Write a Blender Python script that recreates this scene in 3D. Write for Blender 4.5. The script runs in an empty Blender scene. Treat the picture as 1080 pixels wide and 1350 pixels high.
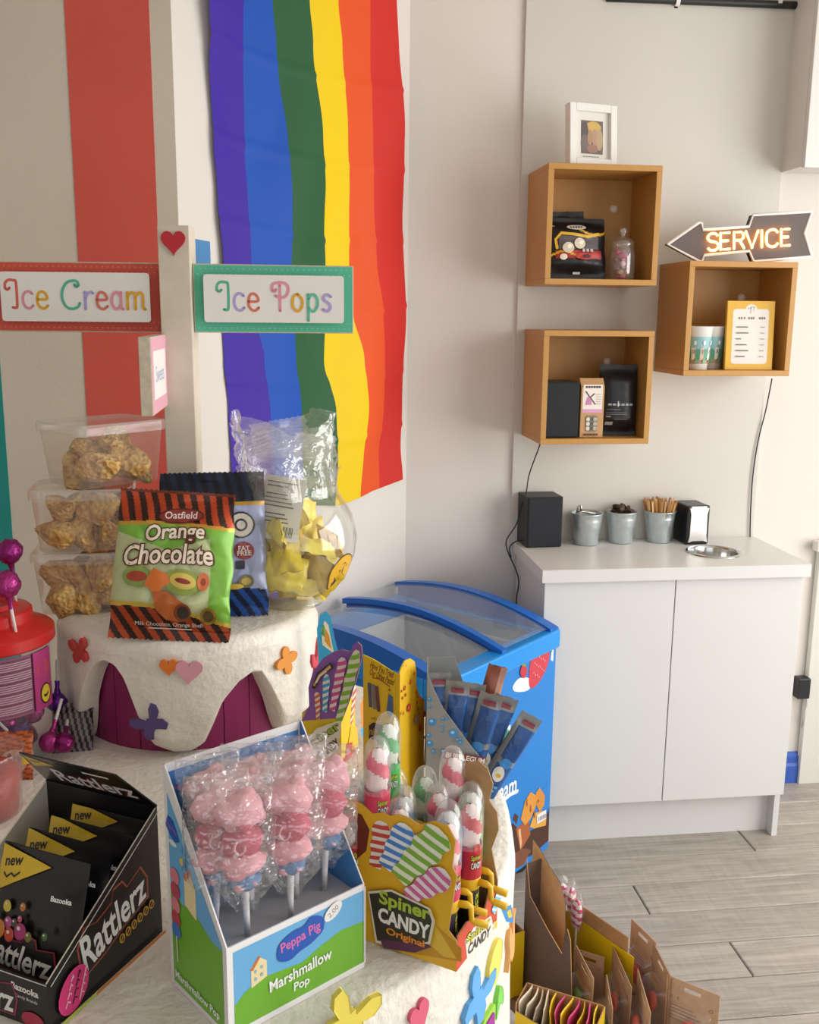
import bpy, math, random
from mathutils import Matrix, Vector, noise
from mathutils.geometry import tessellate_polygon
random.seed(7)
S = bpy.context.scene
COL = S.collection
# ------------------------------------------------------------------ camera
F, PITCH, YAW, ROLL, CH = 1300., .1979, .1224, .0092, 1.632
fwd = Vector((math.sin(YAW)*math.cos(PITCH), math.cos(YAW)*math.cos(PITCH), -math.sin(PITCH)))
_r = Vector((math.cos(YAW), -math.sin(YAW), 0)); _u = _r.cross(fwd)
RX = math.cos(ROLL)*_r + math.sin(ROLL)*_u
UP = -math.sin(ROLL)*_r + math.cos(ROLL)*_u
CAM = Vector((0, 0, CH))
cd = bpy.data.cameras.new('camera'); cam = bpy.data.objects.new('camera', cd); COL.objects.link(cam)
cam.matrix_world = Matrix(((RX.x, UP.x, -fwd.x, 0), (RX.y, UP.y, -fwd.y, 0), (RX.z, UP.z, -fwd.z, CH), (0, 0, 0, 1)))
cd.sensor_fit = 'HORIZONTAL'; cd.sensor_width = 36.; cd.lens = 36.*F/1080.; cd.clip_start = .02
S.camera = cam
# ------------------------------------------------------------------ light
S.view_settings.view_transform = 'Standard'; S.view_settings.look = 'None'
S.view_settings.gamma = 1.; S.view_settings.use_curve_mapping = False
S.view_settings.exposure = 0.18
wd = bpy.data.worlds.new('sky'); S.world = wd; wd.use_nodes = True
bg = wd.node_tree.nodes['Background']; bg.inputs[0].default_value = (.86, .93, 1, 1); bg.inputs[1].default_value = 1.0
def area(name, loc, aim, sx, sy, power, color):
    l = bpy.data.lights.new(name, 'AREA'); l.shape = 'RECTANGLE'; l.size = sx; l.size_y = sy; l.energy = power; l.color = color
    o = bpy.data.objects.new(name, l); COL.objects.link(o); o.location = loc
    o.rotation_euler = (Vector(aim)-Vector(loc)).to_track_quat('-Z', 'Y').to_euler(); return o
# daylight through the shop window in the right wall and the shop front behind the camera
area('window_right_offscreen', (3.02, .95, 1.45), (0, .95, 1.0), 2.9, 2.1, 84, (1, .965, .915))
area('shopfront_window_offscreen', (.9, -1.95, 1.5), (.6, 3, 1.2), 2.4, 2.0, 7, (1, .975, .94))
try: S.cycles.transparent_max_bounces = 24
except Exception: pass

# ------------------------------------------------------------------ pixel helpers (1080 x 1350 frame)
def ray(x, y): return fwd + RX*((x-540)/F) - UP*((y-675)/F)
def G(x, y, h): d = ray(x, y); return CAM + d*((h-CH)/d.z)              # on a horizontal plane
def YP(x, y, Y): d = ray(x, y); return CAM + d*(Y/d.y)                  # on a plane parallel to the back wall
def PL(x, y, p, n): d = ray(x, y); return CAM + d*((Vector(p)-CAM).dot(n)/d.dot(n))
def VA(x, y, P):                                                      # above/below point P
    d = ray(x, y); t = math.hypot(P[0], P[1])/math.hypot(d.x, d.y); return CAM + d*t
def ZP(x, y, z): return CAM + ray(x, y)*z
# ------------------------------------------------------------------ materials
def lin(h):
    if not isinstance(h, str): return tuple(h)
    h = h.lstrip('#'); o = []
    for i in (0, 2, 4):
        c = int(h[i:i+2], 16)/255; o.append(c/12.92 if c <= .04045 else ((c+.055)/1.055)**2.4)
    return tuple(o)
MATS = {}
def P(hexc, rough=.5, metal=0., spec=.5, noise_amt=.0, nscale=30., bump=0., bscale=200., emit=0., coat=0., sss=0.):
    key = (hexc, rough, metal, spec, noise_amt, nscale, bump, bscale, emit, coat, sss)
    if key in MATS: return MATS[key]
    m = bpy.data.materials.new('paint_'+str(hexc).strip('#')); m.use_nodes = True
    nt = m.node_tree; b = nt.nodes['Principled BSDF']
    c = lin(hexc); b.inputs['Base Color'].default_value = (*c, 1)
    b.inputs['Roughness'].default_value = rough; b.inputs['Metallic'].default_value = metal
    b.inputs['Specular IOR Level'].default_value = spec
    if coat: b.inputs['Coat Weight'].default_value = coat; b.inputs['Coat Roughness'].default_value = .08
    if sss: b.inputs['Subsurface Weight'].default_value = sss; b.inputs['Subsurface Radius'].default_value = (.01, .006, .004)
    if emit: b.inputs['Emission Color'].default_value = (*c, 1); b.inputs['Emission Strength'].default_value = emit
    if noise_amt or bump:
        tc = nt.nodes.new('ShaderNodeTexCoord')
    if noise_amt:
        n = nt.nodes.new('ShaderNodeTexNoise'); n.inputs['Scale'].default_value = nscale; n.inputs['Detail'].default_value = 4
        nt.links.new(tc.outputs['Object'], n.inputs['Vector'])
        r = nt.nodes.new('ShaderNodeMapRange'); r.inputs[1].default_value = .3; r.inputs[2].default_value = .7
        r.inputs[3].default_value = 1-noise_amt; r.inputs[4].default_value = 1+noise_amt*.6
        nt.links.new(n.outputs['Fac'], r.inputs[0])
        x = nt.nodes.new('ShaderNodeVectorMath'); x.operation = 'SCALE'; x.inputs[0].default_value = c
        nt.links.new(r.outputs[0], x.inputs['Scale']); nt.links.new(x.outputs[0], b.inputs['Base Color'])
    if bump:
        n2 = nt.nodes.new('ShaderNodeTexNoise'); n2.inputs['Scale'].default_value = bscale; n2.inputs['Detail'].default_value = 3
        nt.links.new(tc.outputs['Object'], n2.inputs['Vector'])
        bp = nt.nodes.new('ShaderNodeBump'); bp.inputs['Strength'].default_value = bump; bp.inputs['Distance'].default_value = .004
        nt.links.new(n2.outputs['Fac'], bp.inputs['Height']); nt.links.new(bp.outputs[0], b.inputs['Normal'])
    MATS[key] = m; return m
def CLEAR(tint='ffffff', body=.06, gloss=.9, rough=.06, bump=0., bscale=40., edge=1.35, base=.045):
    """thin clear plastic or glass: mostly see-through, fresnel reflections, a little haze"""
    key = ('clear', tint, body, gloss, rough, bump, bscale, edge, base)
    if key in MATS: return MATS[key]
    m = bpy.data.materials.new('clear_'+tint); m.use_nodes = True; nt = m.node_tree
    nt.nodes.remove(nt.nodes['Principled BSDF']); out = nt.nodes['Material Output']
    t = nt.nodes.new('ShaderNodeBsdfTransparent'); c = lin(tint); t.inputs[0].default_value = (*[min(1, .55+.45*k) for k in c], 1)
    g = nt.nodes.new('ShaderNodeBsdfGlossy'); g.inputs['Roughness'].default_value = rough; g.inputs[0].default_value = (gloss, gloss, gloss, 1)
    d = nt.nodes.new('ShaderNodeBsdfDiffuse'); d.inputs[0].default_value = (*c, 1)
    lw = nt.nodes.new('ShaderNodeLayerWeight'); lw.inputs[0].default_value = .5
    pw = nt.nodes.new('ShaderNodeMath'); pw.operation = 'POWER'; pw.inputs[1].default_value = 4.; nt.links.new(lw.outputs['Facing'], pw.inputs[0])
    f = nt.nodes.new('ShaderNodeMath'); f.operation = 'MULTIPLY_ADD'; f.inputs[1].default_value = min(.6, (edge-1)*1.2); f.inputs[2].default_value = base; nt.links.new(pw.outputs[0], f.inputs[0])
    a = nt.nodes.new('ShaderNodeMixShader'); a.inputs[0].default_value = body
    nt.links.new(t.outputs[0], a.inputs[1]); nt.links.new(d.outputs[0], a.inputs[2])
    b = nt.nodes.new('ShaderNodeMixShader')
    nt.links.new(f.outputs[0], b.inputs[0]); nt.links.new(a.outputs[0], b.inputs[1]); nt.links.new(g.outputs[0], b.inputs[2])
    nt.links.new(b.outputs[0], out.inputs[0])
    if bump:
        tc = nt.nodes.new('ShaderNodeTexCoord'); n2 = nt.nodes.new('ShaderNodeTexNoise'); n2.inputs['Scale'].default_value = bscale
        n2.inputs['Detail'].default_value = 2; nt.links.new(tc.outputs['Object'], n2.inputs['Vector'])
        bp = nt.nodes.new('ShaderNodeBump'); bp.inputs['Strength'].default_value = bump; bp.inputs['Distance'].default_value = .01
        nt.links.new(n2.outputs['Fac'], bp.inputs['Height'])
        for k in (g, d, lw): nt.links.new(bp.outputs[0], k.inputs['Normal'])
    MATS[key] = m; return m
def STRIPY(c1, c2, freq, angle=0., rough=.4, metal=0., axis='X', duty=.5):
    """printed diagonal stripes"""
    key = ('stripy', c1, c2, freq, angle, rough, metal, axis, duty)
    if key in MATS: return MATS[key]
    m = bpy.data.materials.new('stripes_'+c1+c2); m.use_nodes = True; nt = m.node_tree; b = nt.nodes['Principled BSDF']
    b.inputs['Roughness'].default_value = rough; b.inputs['Metallic'].default_value = metal
    tc = nt.nodes.new('ShaderNodeTexCoord'); mp = nt.nodes.new('ShaderNodeMapping')
    mp.inputs['Rotation'].default_value = (0, angle, 0) if axis == 'X' else (0, 0, angle)
    nt.links.new(tc.outputs['Object'], mp.inputs[0]); sp = nt.nodes.new('ShaderNodeSeparateXYZ'); nt.links.new(mp.outputs[0], sp.inputs[0])
    a = nt.nodes.new('ShaderNodeMath'); a.operation = 'MULTIPLY'; a.inputs[1].default_value = freq; nt.links.new(sp.outputs[0 if axis in 'XA' else 2], a.inputs[0])
    fr = nt.nodes.new('ShaderNodeMath'); fr.operation = 'FRACT'; nt.links.new(a.outputs[0], fr.inputs[0])
    gt = nt.nodes.new('ShaderNodeMath'); gt.operation = 'GREATER_THAN'; gt.inputs[1].default_value = duty; nt.links.new(fr.outputs[0], gt.inputs[0])
    mx = nt.nodes.new('ShaderNodeMix'); mx.data_type = 'RGBA'; mx.inputs[6].default_value = (*lin(c1), 1); mx.inputs[7].default_value = (*lin(c2), 1)
    nt.links.new(gt.outputs[0], mx.inputs[0]); nt.links.new(mx.outputs[2], b.inputs['Base Color'])
    MATS[key] = m; return m
KRAFT = P('b08a60', .85, noise_amt=.12, nscale=60)
WHITECARD = P('ecebe6', .6)
# ------------------------------------------------------------------ mesh builder
I4 = Matrix.Identity(4)
def FR(o, U, V, W=None):
    U = Vector(U).normalized(); V = Vector(V).normalized()
    W = Vector(W).normalized() if W is not None else U.cross(V)
    return Matrix(((U.x, V.x, W.x, o[0]), (U.y, V.y, W.y, o[1]), (U.z, V.z, W.z, o[2]), (0, 0, 0, 1)))
def TR(x=0, y=0, z=0): return Matrix.Translation((x, y, z))
def RZ(a): return Matrix.Rotation(a, 4, 'Z')
def RXm(a): return Matrix.Rotation(a, 4, 'X')
def RYm(a): return Matrix.Rotation(a, 4, 'Y')
UPRIGHT = RXm(math.pi/2)          # drawing plane (u,v) -> (x,z), facing -y
_TX = {}
def text2d(s, size=1., bold=0., shear=0., space=1.):
    key = (s, bold, shear, space)
    if key not in _TX:
        cu = bpy.data.curves.new('t', 'FONT'); cu.body = s; cu.size = 1; cu.offset = bold; cu.shear = shear
        cu.align_x = 'CENTER'; cu.align_y = 'CENTER'; cu.space_character = space; cu.resolution_u = 3; cu.fill_mode = 'FRONT'
        ob = bpy.data.objects.new('t', cu); COL.objects.link(ob)
        me = bpy.data.meshes.new_from_object(ob.evaluated_get(bpy.context.evaluated_depsgraph_get()))
        vs = [(v.co.x, v.co.y) for v in me.vertices]; fs = [tuple(p.vertices) for p in me.polygons]
        bpy.data.objects.remove(ob); bpy.data.curves.remove(cu); bpy.data.meshes.remove(me)
        if vs:   # recentre on ink
            x0 = min(v[0] for v in vs); x1 = max(v[0] for v in vs); y0 = min(v[1] for v in vs); y1 = max(v[1] for v in vs)
            vs = [(x-(x0+x1)/2, y-(y0+y1)/2) for x, y in vs]
        else: x0 = x1 = y0 = y1 = 0
        _TX[key] = (vs, fs, x1-x0, y1-y0)
    return _TX[key]
class MB:
    def __init__(s): s.v = []; s.f = []; s.m = []; s.mats = []
    def mi(s, mat):
        if mat not in s.mats: s.mats.append(mat)
        return s.mats.index(mat)
    def add(s, vs, fs, mat, M=None):
        b = len(s.v); k = s.mi(mat)
        s.v += [tuple(M @ Vector(v)) for v in vs] if M is not None else [tuple(v) for v in vs]
        for f in fs: s.f.append(tuple(b+i for i in f)); s.m.append(k)
        return s
    def box(s, x0, x1, y0, y1, z0, z1, mat, M=None):
        vs = [(x, y, z) for z in (z0, z1) for y in (y0, y1) for x in (x0, x1)]
        return s.add(vs, [(0, 2, 3, 1), (4, 5, 7, 6), (0, 1, 5, 4), (2, 6, 7, 3), (0, 4, 6, 2), (1, 3, 7, 5)], mat, M)
    def prism(s, poly, z0, z1, mat, M=None, side=None):
        n = len(poly); tri = tessellate_polygon([[Vector((p[0], p[1], 0)) for p in poly]])
        s.add([(p[0], p[1], z1) for p in poly]+[(p[0], p[1], z0) for p in poly],
              [tuple(t) for t in tri]+[tuple(i+n for i in reversed(t)) for t in tri], mat, M)
        return s.add([(p[0], p[1], z1) for p in poly]+[(p[0], p[1], z0) for p in poly], [(i, (i+1) % n, (i+1) % n+n, i+n) for i in range(n)], side or mat, M)
    def lathe(s, prof, mat, seg=24, M=None, cap0=False, cap1=False):
        vs = []; fs = []; n = len(prof)
        for k in range(seg):
            a = 2*math.pi*k/seg
            vs += [(r*math.cos(a), r*math.sin(a), z) for r, z in prof]
        for k in range(seg):
            a = k*n; b = ((k+1) % seg)*n
            for i in range(n-1): fs.append((a+i, b+i, b+i+1, a+i+1))
        if cap0: fs.append(tuple(k*n for k in reversed(range(seg))))
        if cap1: fs.append(tuple(k*n+n-1 for k in range(seg)))
        return s.add(vs, fs, mat, M)
    def tube(s, path, r, mat, seg=8, M=None, caps=True):
        path = [Vector(p) for p in path]; n = len(path); vs = []; fs = []; prev = None
        for i, p in enumerate(path):
            t = (path[min(i+1, n-1)]-path[max(i-1, 0)]).normalized()
            a = Vector((0, 0, 1)) if abs(t.z) < .95 else Vector((1, 0, 0))
            if prev is None: x = t.cross(a).normalized()
            else:
                x = (prev - t*prev.dot(t))
                x = x.normalized() if x.length > 1e-6 else t.cross(a).normalized()
            prev = x; y = t.cross(x); rr = r[i] if isinstance(r, (list, tuple)) else r
            for k in range(seg):
                c = 2*math.pi*k/seg; vs.append(p + x*rr*math.cos(c) + y*rr*math.sin(c))
        for i in range(n-1):
            for k in range(seg): fs.append((i*seg+k, i*seg+(k+1) % seg, (i+1)*seg+(k+1) % seg, (i+1)*seg+k))
        if caps: fs += [tuple(reversed(range(seg))), tuple((n-1)*seg+k for k in range(seg))]
        return s.add(vs, fs, mat, M)
    def grid(s, fn, nu, nv, mat, M=None, matfn=None):
        vs = [fn(i/nu, j/nv) for j in range(nv+1) for i in range(nu+1)]
        b = len(s.v); s.v += [tuple(M @ Vector(v)) for v in vs] if M is not None else [tuple(v) for v in vs]
        for j in range(nv):
            for i in range(nu):
                q = j*(nu+1)+i; s.f.append((b+q, b+q+1, b+q+nu+2, b+q+nu+1))
                s.m.append(s.mi(matfn((i+.5)/nu, (j+.5)/nv) if matfn else mat))
        return s
    def blob(s, c, rx, ry, rz, mat, seg=10, rings=7, M=None, jit=0., seed=0):
        vs = []; fs = []
        for j in range(rings+1):
            ph = math.pi*j/rings
            for k in range(seg):
                th = 2*math.pi*k/seg; d = Vector((math.sin(ph)*math.cos(th), math.sin(ph)*math.sin(th), -math.cos(ph)))
                q = 1+(jit*noise.noise(d*2.1+Vector((seed*3.7, seed, 0))) if jit else 0)
                vs.append((c[0]+d.x*rx*q, c[1]+d.y*ry*q, c[2]+d.z*rz*q))
        for j in range(rings):
            for k in range(seg):
                fs.append((j*seg+k, j*seg+(k+1) % seg, (j+1)*seg+(k+1) % seg, (j+1)*seg+k))
        return s.add(vs, fs, mat, M)
    def build(s, name, parent=None, smooth=False, bevel=0., bseg=2, M=None, solid=0., sub=0, angle=None):
        me = bpy.data.meshes.new(name); me.from_pydata(s.v, [], s.f)
        for m in s.mats: me.materials.append(m)
        me.polygons.foreach_set('material_index', s.m)
        if smooth: me.polygons.foreach_set('use_smooth', [True]*len(s.f))
        me.validate(); me.update()
        o = bpy.data.objects.new(name, me); COL.objects.link(o)
        if angle is not None: 
            me.polygons.foreach_set('use_smooth', [True]*len(me.polygons)); me.set_sharp_from_angle(angle=angle)
        if solid: q = o.modifiers.new('solid', 'SOLIDIFY'); q.thickness = solid; q.offset = 0
        if bevel:
            w = o.modifiers.new('weld', 'WELD'); w.merge_threshold = 1e-5
            q = o.modifiers.new('bevel', 'BEVEL'); q.width = bevel; q.segments = bseg; q.limit_method = 'ANGLE'; q.angle_limit = .6
        if sub: q = o.modifiers.new('sub', 'SUBSURF'); q.levels = sub; q.render_levels = sub
        if parent is not None: o.parent = parent
        if M is not None: o.matrix_local = M
        return o
class Print(MB):
    """flat print: 2-D shapes laid on a face (u right, v up), each a hair above the last"""
    def __init__(s, M, step=.00012, z=.0003, fn=None): super().__init__(); s.M = M; s.z = z; s.step = step; s.fn = fn
    sub = None
    def _put(s, vs, fs, mat):
        if s.sub:                                   # split big faces so that print follows a curved film
            vs = list(vs); out = []; st = [(f[0], f[i], f[i+1]) for f in fs for i in range(1, len(f)-1)]; mid = {}
            while st:
                t = st.pop(); e = [((vs[t[i]][0]-vs[t[(i+1) % 3]][0])**2+(vs[t[i]][1]-vs[t[(i+1) % 3]][1])**2, i) for i in range(3)]; m = max(e)
                if m[0] < s.sub**2 or len(vs) > 30000: out.append(t); continue
                a, b, c = t[m[1]], t[(m[1]+1) % 3], t[(m[1]+2) % 3]; k = (min(a, b), max(a, b))
                if k not in mid: vs.append(((vs[a][0]+vs[b][0])/2, (vs[a][1]+vs[b][1])/2)); mid[k] = len(vs)-1
                st += [(a, mid[k], c), (mid[k], b, c)]
            fs = out
        if s.fn: s.add([s.fn(x, y, s.z) for x, y in vs], fs, mat)
        else: s.add([(x, y, s.z) for x, y in vs], fs, mat, s.M)
        s.z += s.step
    def poly(s, pts, mat): s._put(pts, [tuple(t) for t in tessellate_polygon([[Vector((p[0], p[1], 0)) for p in pts]])], mat)
    def rect(s, x0, y0, x1, y1, mat, n=1, r=0.):
        if r: return s.poly(rrect(x0, y0, x1, y1, r), mat)
        vs = []; fs = []
        for i in range(n+1): x = x0+(x1-x0)*i/n; vs += [(x, y0), (x, y1)]
        for i in range(n): fs.append((2*i, 2*i+2, 2*i+3, 2*i+1))
        s._put(vs, fs, mat)
    def ell(s, cx, cy, rx, ry, mat, rot=0., n=18):
        c, q = math.cos(rot), math.sin(rot)
        pts = [(cx+rx*math.cos(a)*c-ry*math.sin(a)*q, cy+rx*math.cos(a)*q+ry*math.sin(a)*c) for a in [2*math.pi*k/n for k in range(n)]]
        s._put(pts, [tuple(range(n))], mat)
    def stroke(s, pts, w, mat, caps=True):
        vs = []; fs = []; n = len(pts)
        for i, p in enumerate(pts):
            a = Vector(pts[max(i-1, 0)]); b = Vector(pts[min(i+1, n-1)]); t = (b-a)
            t = t.normalized() if t.length > 1e-9 else Vector((1, 0)); nn = Vector((-t.y, t.x))*w/2
            vs += [(p[0]+nn.x, p[1]+nn.y), (p[0]-nn.x, p[1]-nn.y)]
        for i in range(n-1): fs.append((2*i, 2*i+1, 2*i+3, 2*i+2))
        if caps:
            for p in (pts[0], pts[-1]):
                b = len(vs); vs += [(p[0]+w/2*math.cos(2*math.pi*k/10), p[1]+w/2*math.sin(2*math.pi*k/10)) for k in range(10)]; fs.append(tuple(range(b, b+10)))
        s._put(vs, fs, mat)
    def text(s, t, cx, cy, mat, w=None, h=None, bold=0., shear=0., rot=0., arch=0., wmax=None, grow=1., space=1., fan=0.):
        vs, fs, tw, th = text2d(t, 1, bold, shear, space)
        if not vs: return
        k = (h/th if h else w/tw); kx = (w/tw if w else k)
        if h is None: k = kx
        c, q = math.cos(rot), math.sin(rot); out = []
        for x, y in vs:
            u = x/(tw/2) if tw else 0
            X = x*kx*grow; Y = y*k*grow*(1+fan*u) + arch*(1-u*u)
            out.append((cx+X*c-Y*q, cy+X*q+Y*c))
        s._put(out, fs, mat)
    def logo(s, t, cx, cy, fill, edge, w, h, bold=.02, eb=.07, **kw):
        s.text(t, cx, cy, edge, w=w*1.04, h=h*1.12, bold=eb, **kw); s.text(t, cx, cy, fill, w=w, h=h, bold=bold, **kw)
def rrect(x0, y0, x1, y1, r, n=4):
    pts = []
    for cx, cy, a0 in ((x1-r, y0+r, -90), (x1-r, y1-r, 0), (x0+r, y1-r, 90), (x0+r, y0+r, 180)):
        for k in range(n+1): a = math.radians(a0+90*k/n); pts.append((cx+r*math.cos(a), cy+r*math.sin(a)))
    return pts
def heart2d(cx, cy, w, h, rot=0.):
    o = []
    for k in range(28):
        t = 2*math.pi*k/28; x = 16*math.sin(t)**3; y = 13*math.cos(t)-5*math.cos(2*t)-2*math.cos(3*t)-math.cos(4*t)+2.5
        x *= w/32; y *= h/29; o.append((cx+x*math.cos(rot)-y*math.sin(rot), cy+x*math.sin(rot)+y*math.cos(rot)))
    return o
def catmull(pts, n=6, closed=False):
    out = []; N = len(pts); P_ = [Vector(p) for p in pts]
    for i in range(N if closed else N-1):
        p0 = P_[(i-1) % N] if closed or i > 0 else P_[0]; p1 = P_[i]; p2 = P_[(i+1) % N]; p3 = P_[(i+2) % N] if closed or i+2 < N else P_[-1]
        for k in range(n):
            t = k/n; out.append(.5*((2*p1)+(p2-p0)*t+(2*p0-5*p1+4*p2-p3)*t*t+(3*p1-p0-3*p2+p3)*t**3))
    if not closed: out.append(P_[-1])
    return [tuple(p) for p in out]
# ------------------------------------------------------------------ scene objects
def thing(name, label, cat, M=None, group=None):
    o = bpy.data.objects.new(name, None); o.empty_display_size = .05; COL.objects.link(o)
    o['label'] = label; o['category'] = cat
    if group: o['group'] = group
    if M is not None: o.matrix_world = M
    return o
def tag(o, label, cat, group=None):
    o['label'] = label; o['category'] = cat
    if group: o['group'] = group
    return o
def struct(o): o['kind'] = 'structure'; return o
def dup(root, M, label=None, group=None):
    r = root.copy(); COL.objects.link(r); r.matrix_world = M
    if label: r['label'] = label
    if group: r['group'] = group
    for ch in list(root.children):
        c = ch.copy(); COL.objects.link(c); c.parent = r
        for g in list(ch.children):
            d = g.copy(); COL.objects.link(d); d.parent = c
    return r
# ================================================================== ROOM
WB = 3.093                       # back wall
CX, CY = YP(535, 700, WB).x, WB  # corner between back wall and flag wall
FD = Vector((-.72, -.694, 0)).normalized()      # along the flag wall, towards the camera
FN = Vector((-FD.y, FD.x, 0)); FN = FN if FN.y < 0 else -FN   # its normal into the room
FP = Vector((CX, CY, 0))
CE = 2.66
wallpaint = P('dcd6cf', .75, noise_amt=.03, nscale=3, bump=.06, bscale=120)
flagwallpaint = P('e1dbd4', .75, noise_amt=.02, nscale=3, bump=.06, bscale=120)
backpaint = P('e1dbd4', .75, noise_amt=.02, nscale=3, bump=.06, bscale=120)
def wallbox(name, x0, x1, y0, y1, z0, z1, m): return struct(MB().box(x0, x1, y0, y1, z0, z1, m).build(name))
wback = wallbox('wall_back', CX-.15, 3.1, WB, WB+.12, 0, CE, backpaint)
JW = PL(232, 200, FP, FN)        # where flag wall meets striped wall
YS = JW.y
b = MB(); L = (Vector((JW.x, JW.y, 0))-FP).length
b.box(0, L, 0, .1, 0, CE, flagwallpaint, FR(FP, FD, -FN, (0, 0, 1)))
wflag = struct(b.build('wall_back_left'))
stripewall = P('cabfaf', .8, noise_amt=.04, nscale=4, bump=.1, bscale=90)
wleft = wallbox('wall_left', -2.3, JW.x, YS, YS+.3, 0, CE, stripewall)
def sx(x, y): return YP(x, y, YS).x
x_r0, x_r1, x_t = sx(101, 300), sx(208, 300), sx(9, 600)
sw = x_r1-x_r0
for i, (a, c, col) in enumerate([(x_r0, x_r1, 'cb5347'), (x_t-sw, x_t, '17867f'), (x_t-3*sw, x_t-2*sw, 'cb5347'), (x_t-5*sw, x_t-4*sw, '17867f')]):
    MB().box(a, c, YS-.0015, YS+.002, 0, CE, P(col, .75, noise_amt=.04, nscale=5, bump=.08, bscale=90)).build('painted_stripe', wleft)
wside = wallbox('wall_side', -2.4, -2.3, -1.9, YS+.3, 0, CE, wallpaint)
# right wall with its shop window opening, front wall with the shop front opening
b = MB(); b.box(2.9, 3.0, -1.9, -.55, 0, CE, wallpaint); b.box(2.9, 3.0, 2.45, WB, 0, CE, wallpaint)
b.box(2.9, 3.0, -.55, 2.45, 0, .35, wallpaint); b.box(2.9, 3.0, -.55, 2.45, 2.52, CE, wallpaint); struct(b.build('wall_right'))
b = MB(); b.box(-2.3, -.35, -1.9, -1.8, 0, CE, wallpaint); b.box(2.15, 2.9, -1.9, -1.8, 0, CE, wallpaint)
b.box(-.35, 2.15, -1.9, -1.8, 0, .4, wallpaint); b.box(-.35, 2.15, -1.9, -1.8, 2.52, CE, wallpaint); struct(b.build('wall_front'))
for n, (fx, pts) in enumerate([('x', (-.55, 2.45)), ('y', (-.35, 2.15))]):
    b = MB(); a, c = pts; m = P('e9e9e6', .4)
    for k in range(4):
        q = a+(c-a)*k/3
        (b.box(2.92, 2.97, q-.025, q+.025, .38, 2.5, m) if fx == 'x' else b.box(q-.025, q+.025, -1.87, -1.82, .42, 2.5, m))
    for z in (.38, 2.5):
        (b.box(2.92, 2.97, a, c, z-.02, z+.02, m) if fx == 'x' else b.box(a, c, -1.87, -1.82, z-.02, z+.02, m))
    struct(b.build('window_%d' % (n+1)))
wallbox('ceiling', -2.4, 3.0, -1.9, WB+.12, CE, CE+.08, P('e6e2da', .8))
# floor: grey laminate planks, one object each
def plankmat():
    m = bpy.data.materials.new('grey_oak_laminate'); m.use_nodes = True; nt = m.node_tree; b = nt.nodes['Principled BSDF']
    oi = nt.nodes.new('ShaderNodeObjectInfo'); tc = nt.nodes.new('ShaderNodeTexCoord')
    ad = nt.nodes.new('ShaderNodeVectorMath'); ad.operation = 'ADD'
    ml = nt.nodes.new('ShaderNodeVectorMath'); ml.operation = 'SCALE'; ml.inputs['Scale'].default_value = 1.
    cb = nt.nodes.new('ShaderNodeCombineXYZ'); mr = nt.nodes.new('ShaderNodeMath'); mr.operation = 'MULTIPLY'; mr.inputs[1].default_value = 40.
    nt.links.new(oi.outputs['Random'], mr.inputs[0])
    for i in range(3): nt.links.new(mr.outputs[0], cb.inputs[i])
    nt.links.new(tc.outputs['Object'], ml.inputs[0]); nt.links.new(ml.outputs[0], ad.inputs[0]); nt.links.new(cb.outputs[0], ad.inputs[1])
    mp = nt.nodes.new('ShaderNodeMapping'); mp.inputs['Scale'].default_value = (2.2, 30, 5); nt.links.new(ad.outputs[0], mp.inputs[0])
    n = nt.nodes.new('ShaderNodeTexNoise'); n.inputs['Scale'].default_value = 1.6; n.inputs['Detail'].default_value = 7; n.inputs['Roughness'].default_value = .65
    n.inputs['Distortion'].default_value = 1.2; nt.links.new(mp.outputs[0], n.inputs['Vector'])
    mp2 = nt.nodes.new('ShaderNodeMapping'); mp2.inputs['Scale'].default_value = (70, 6, 5); nt.links.new(ad.outputs[0], mp2.inputs[0])
    n2 = nt.nodes.new('ShaderNodeTexNoise'); n2.inputs['Scale'].default_value = 1.; n2.inputs['Detail'].default_value = 2; nt.links.new(mp2.outputs[0], n2.inputs['Vector'])
    cr = nt.nodes.new('ShaderNodeValToRGB'); e = cr.color_ramp.elements
    e[0].position = .28; e[0].color = (*lin('938a80'), 1); e[1].position = .72; e[1].color = (*lin('bdb4a9'), 1)
    mx = nt.nodes.new('ShaderNodeMath'); mx.operation = 'MULTIPLY_ADD'; mx.inputs[1].default_value = .22; nt.links.new(n2.outputs['Fac'], mx.inputs[0])
    sb = nt.nodes.new('ShaderNodeMath'); sb.operation = 'SUBTRACT'; sb.inputs[1].default_value = .11; nt.links.new(n.outputs['Fac'], sb.inputs[0])
    nt.links.new(sb.outputs[0], mx.inputs[2]); nt.links.new(mx.outputs[0], cr.inputs[0])
    sc = nt.nodes.new('ShaderNodeVectorMath'); sc.operation = 'SCALE'; mr2 = nt.nodes.new('ShaderNodeMapRange'); mr2.inputs[3].default_value = .9; mr2.inputs[4].default_value = 1.06
    nt.links.new(oi.outputs['Random'], mr2.inputs[0]); nt.links.new(cr.outputs[0], sc.inputs[0]); nt.links.new(mr2.outputs[0], sc.inputs['Scale'])
    nt.links.new(sc.outputs[0], b.inputs['Base Color']); b.inputs['Roughness'].default_value = .42
    bp = nt.nodes.new('ShaderNodeBump'); bp.inputs['Strength'].default_value = .15; bp.inputs['Distance'].default_value = .002
    nt.links.new(mx.outputs[0], bp.inputs['Height']); nt.links.new(bp.outputs[0], b.inputs['Normal'])
    return m
PM = plankmat()
floor = wallbox('floor', -2.4, 3.0, -1.9, WB+.12, -.1, -.006, P('4a443e', .9))
PW, PLn = .142, 1.28
pm = MB(); g = .0016; c = .0028
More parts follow.
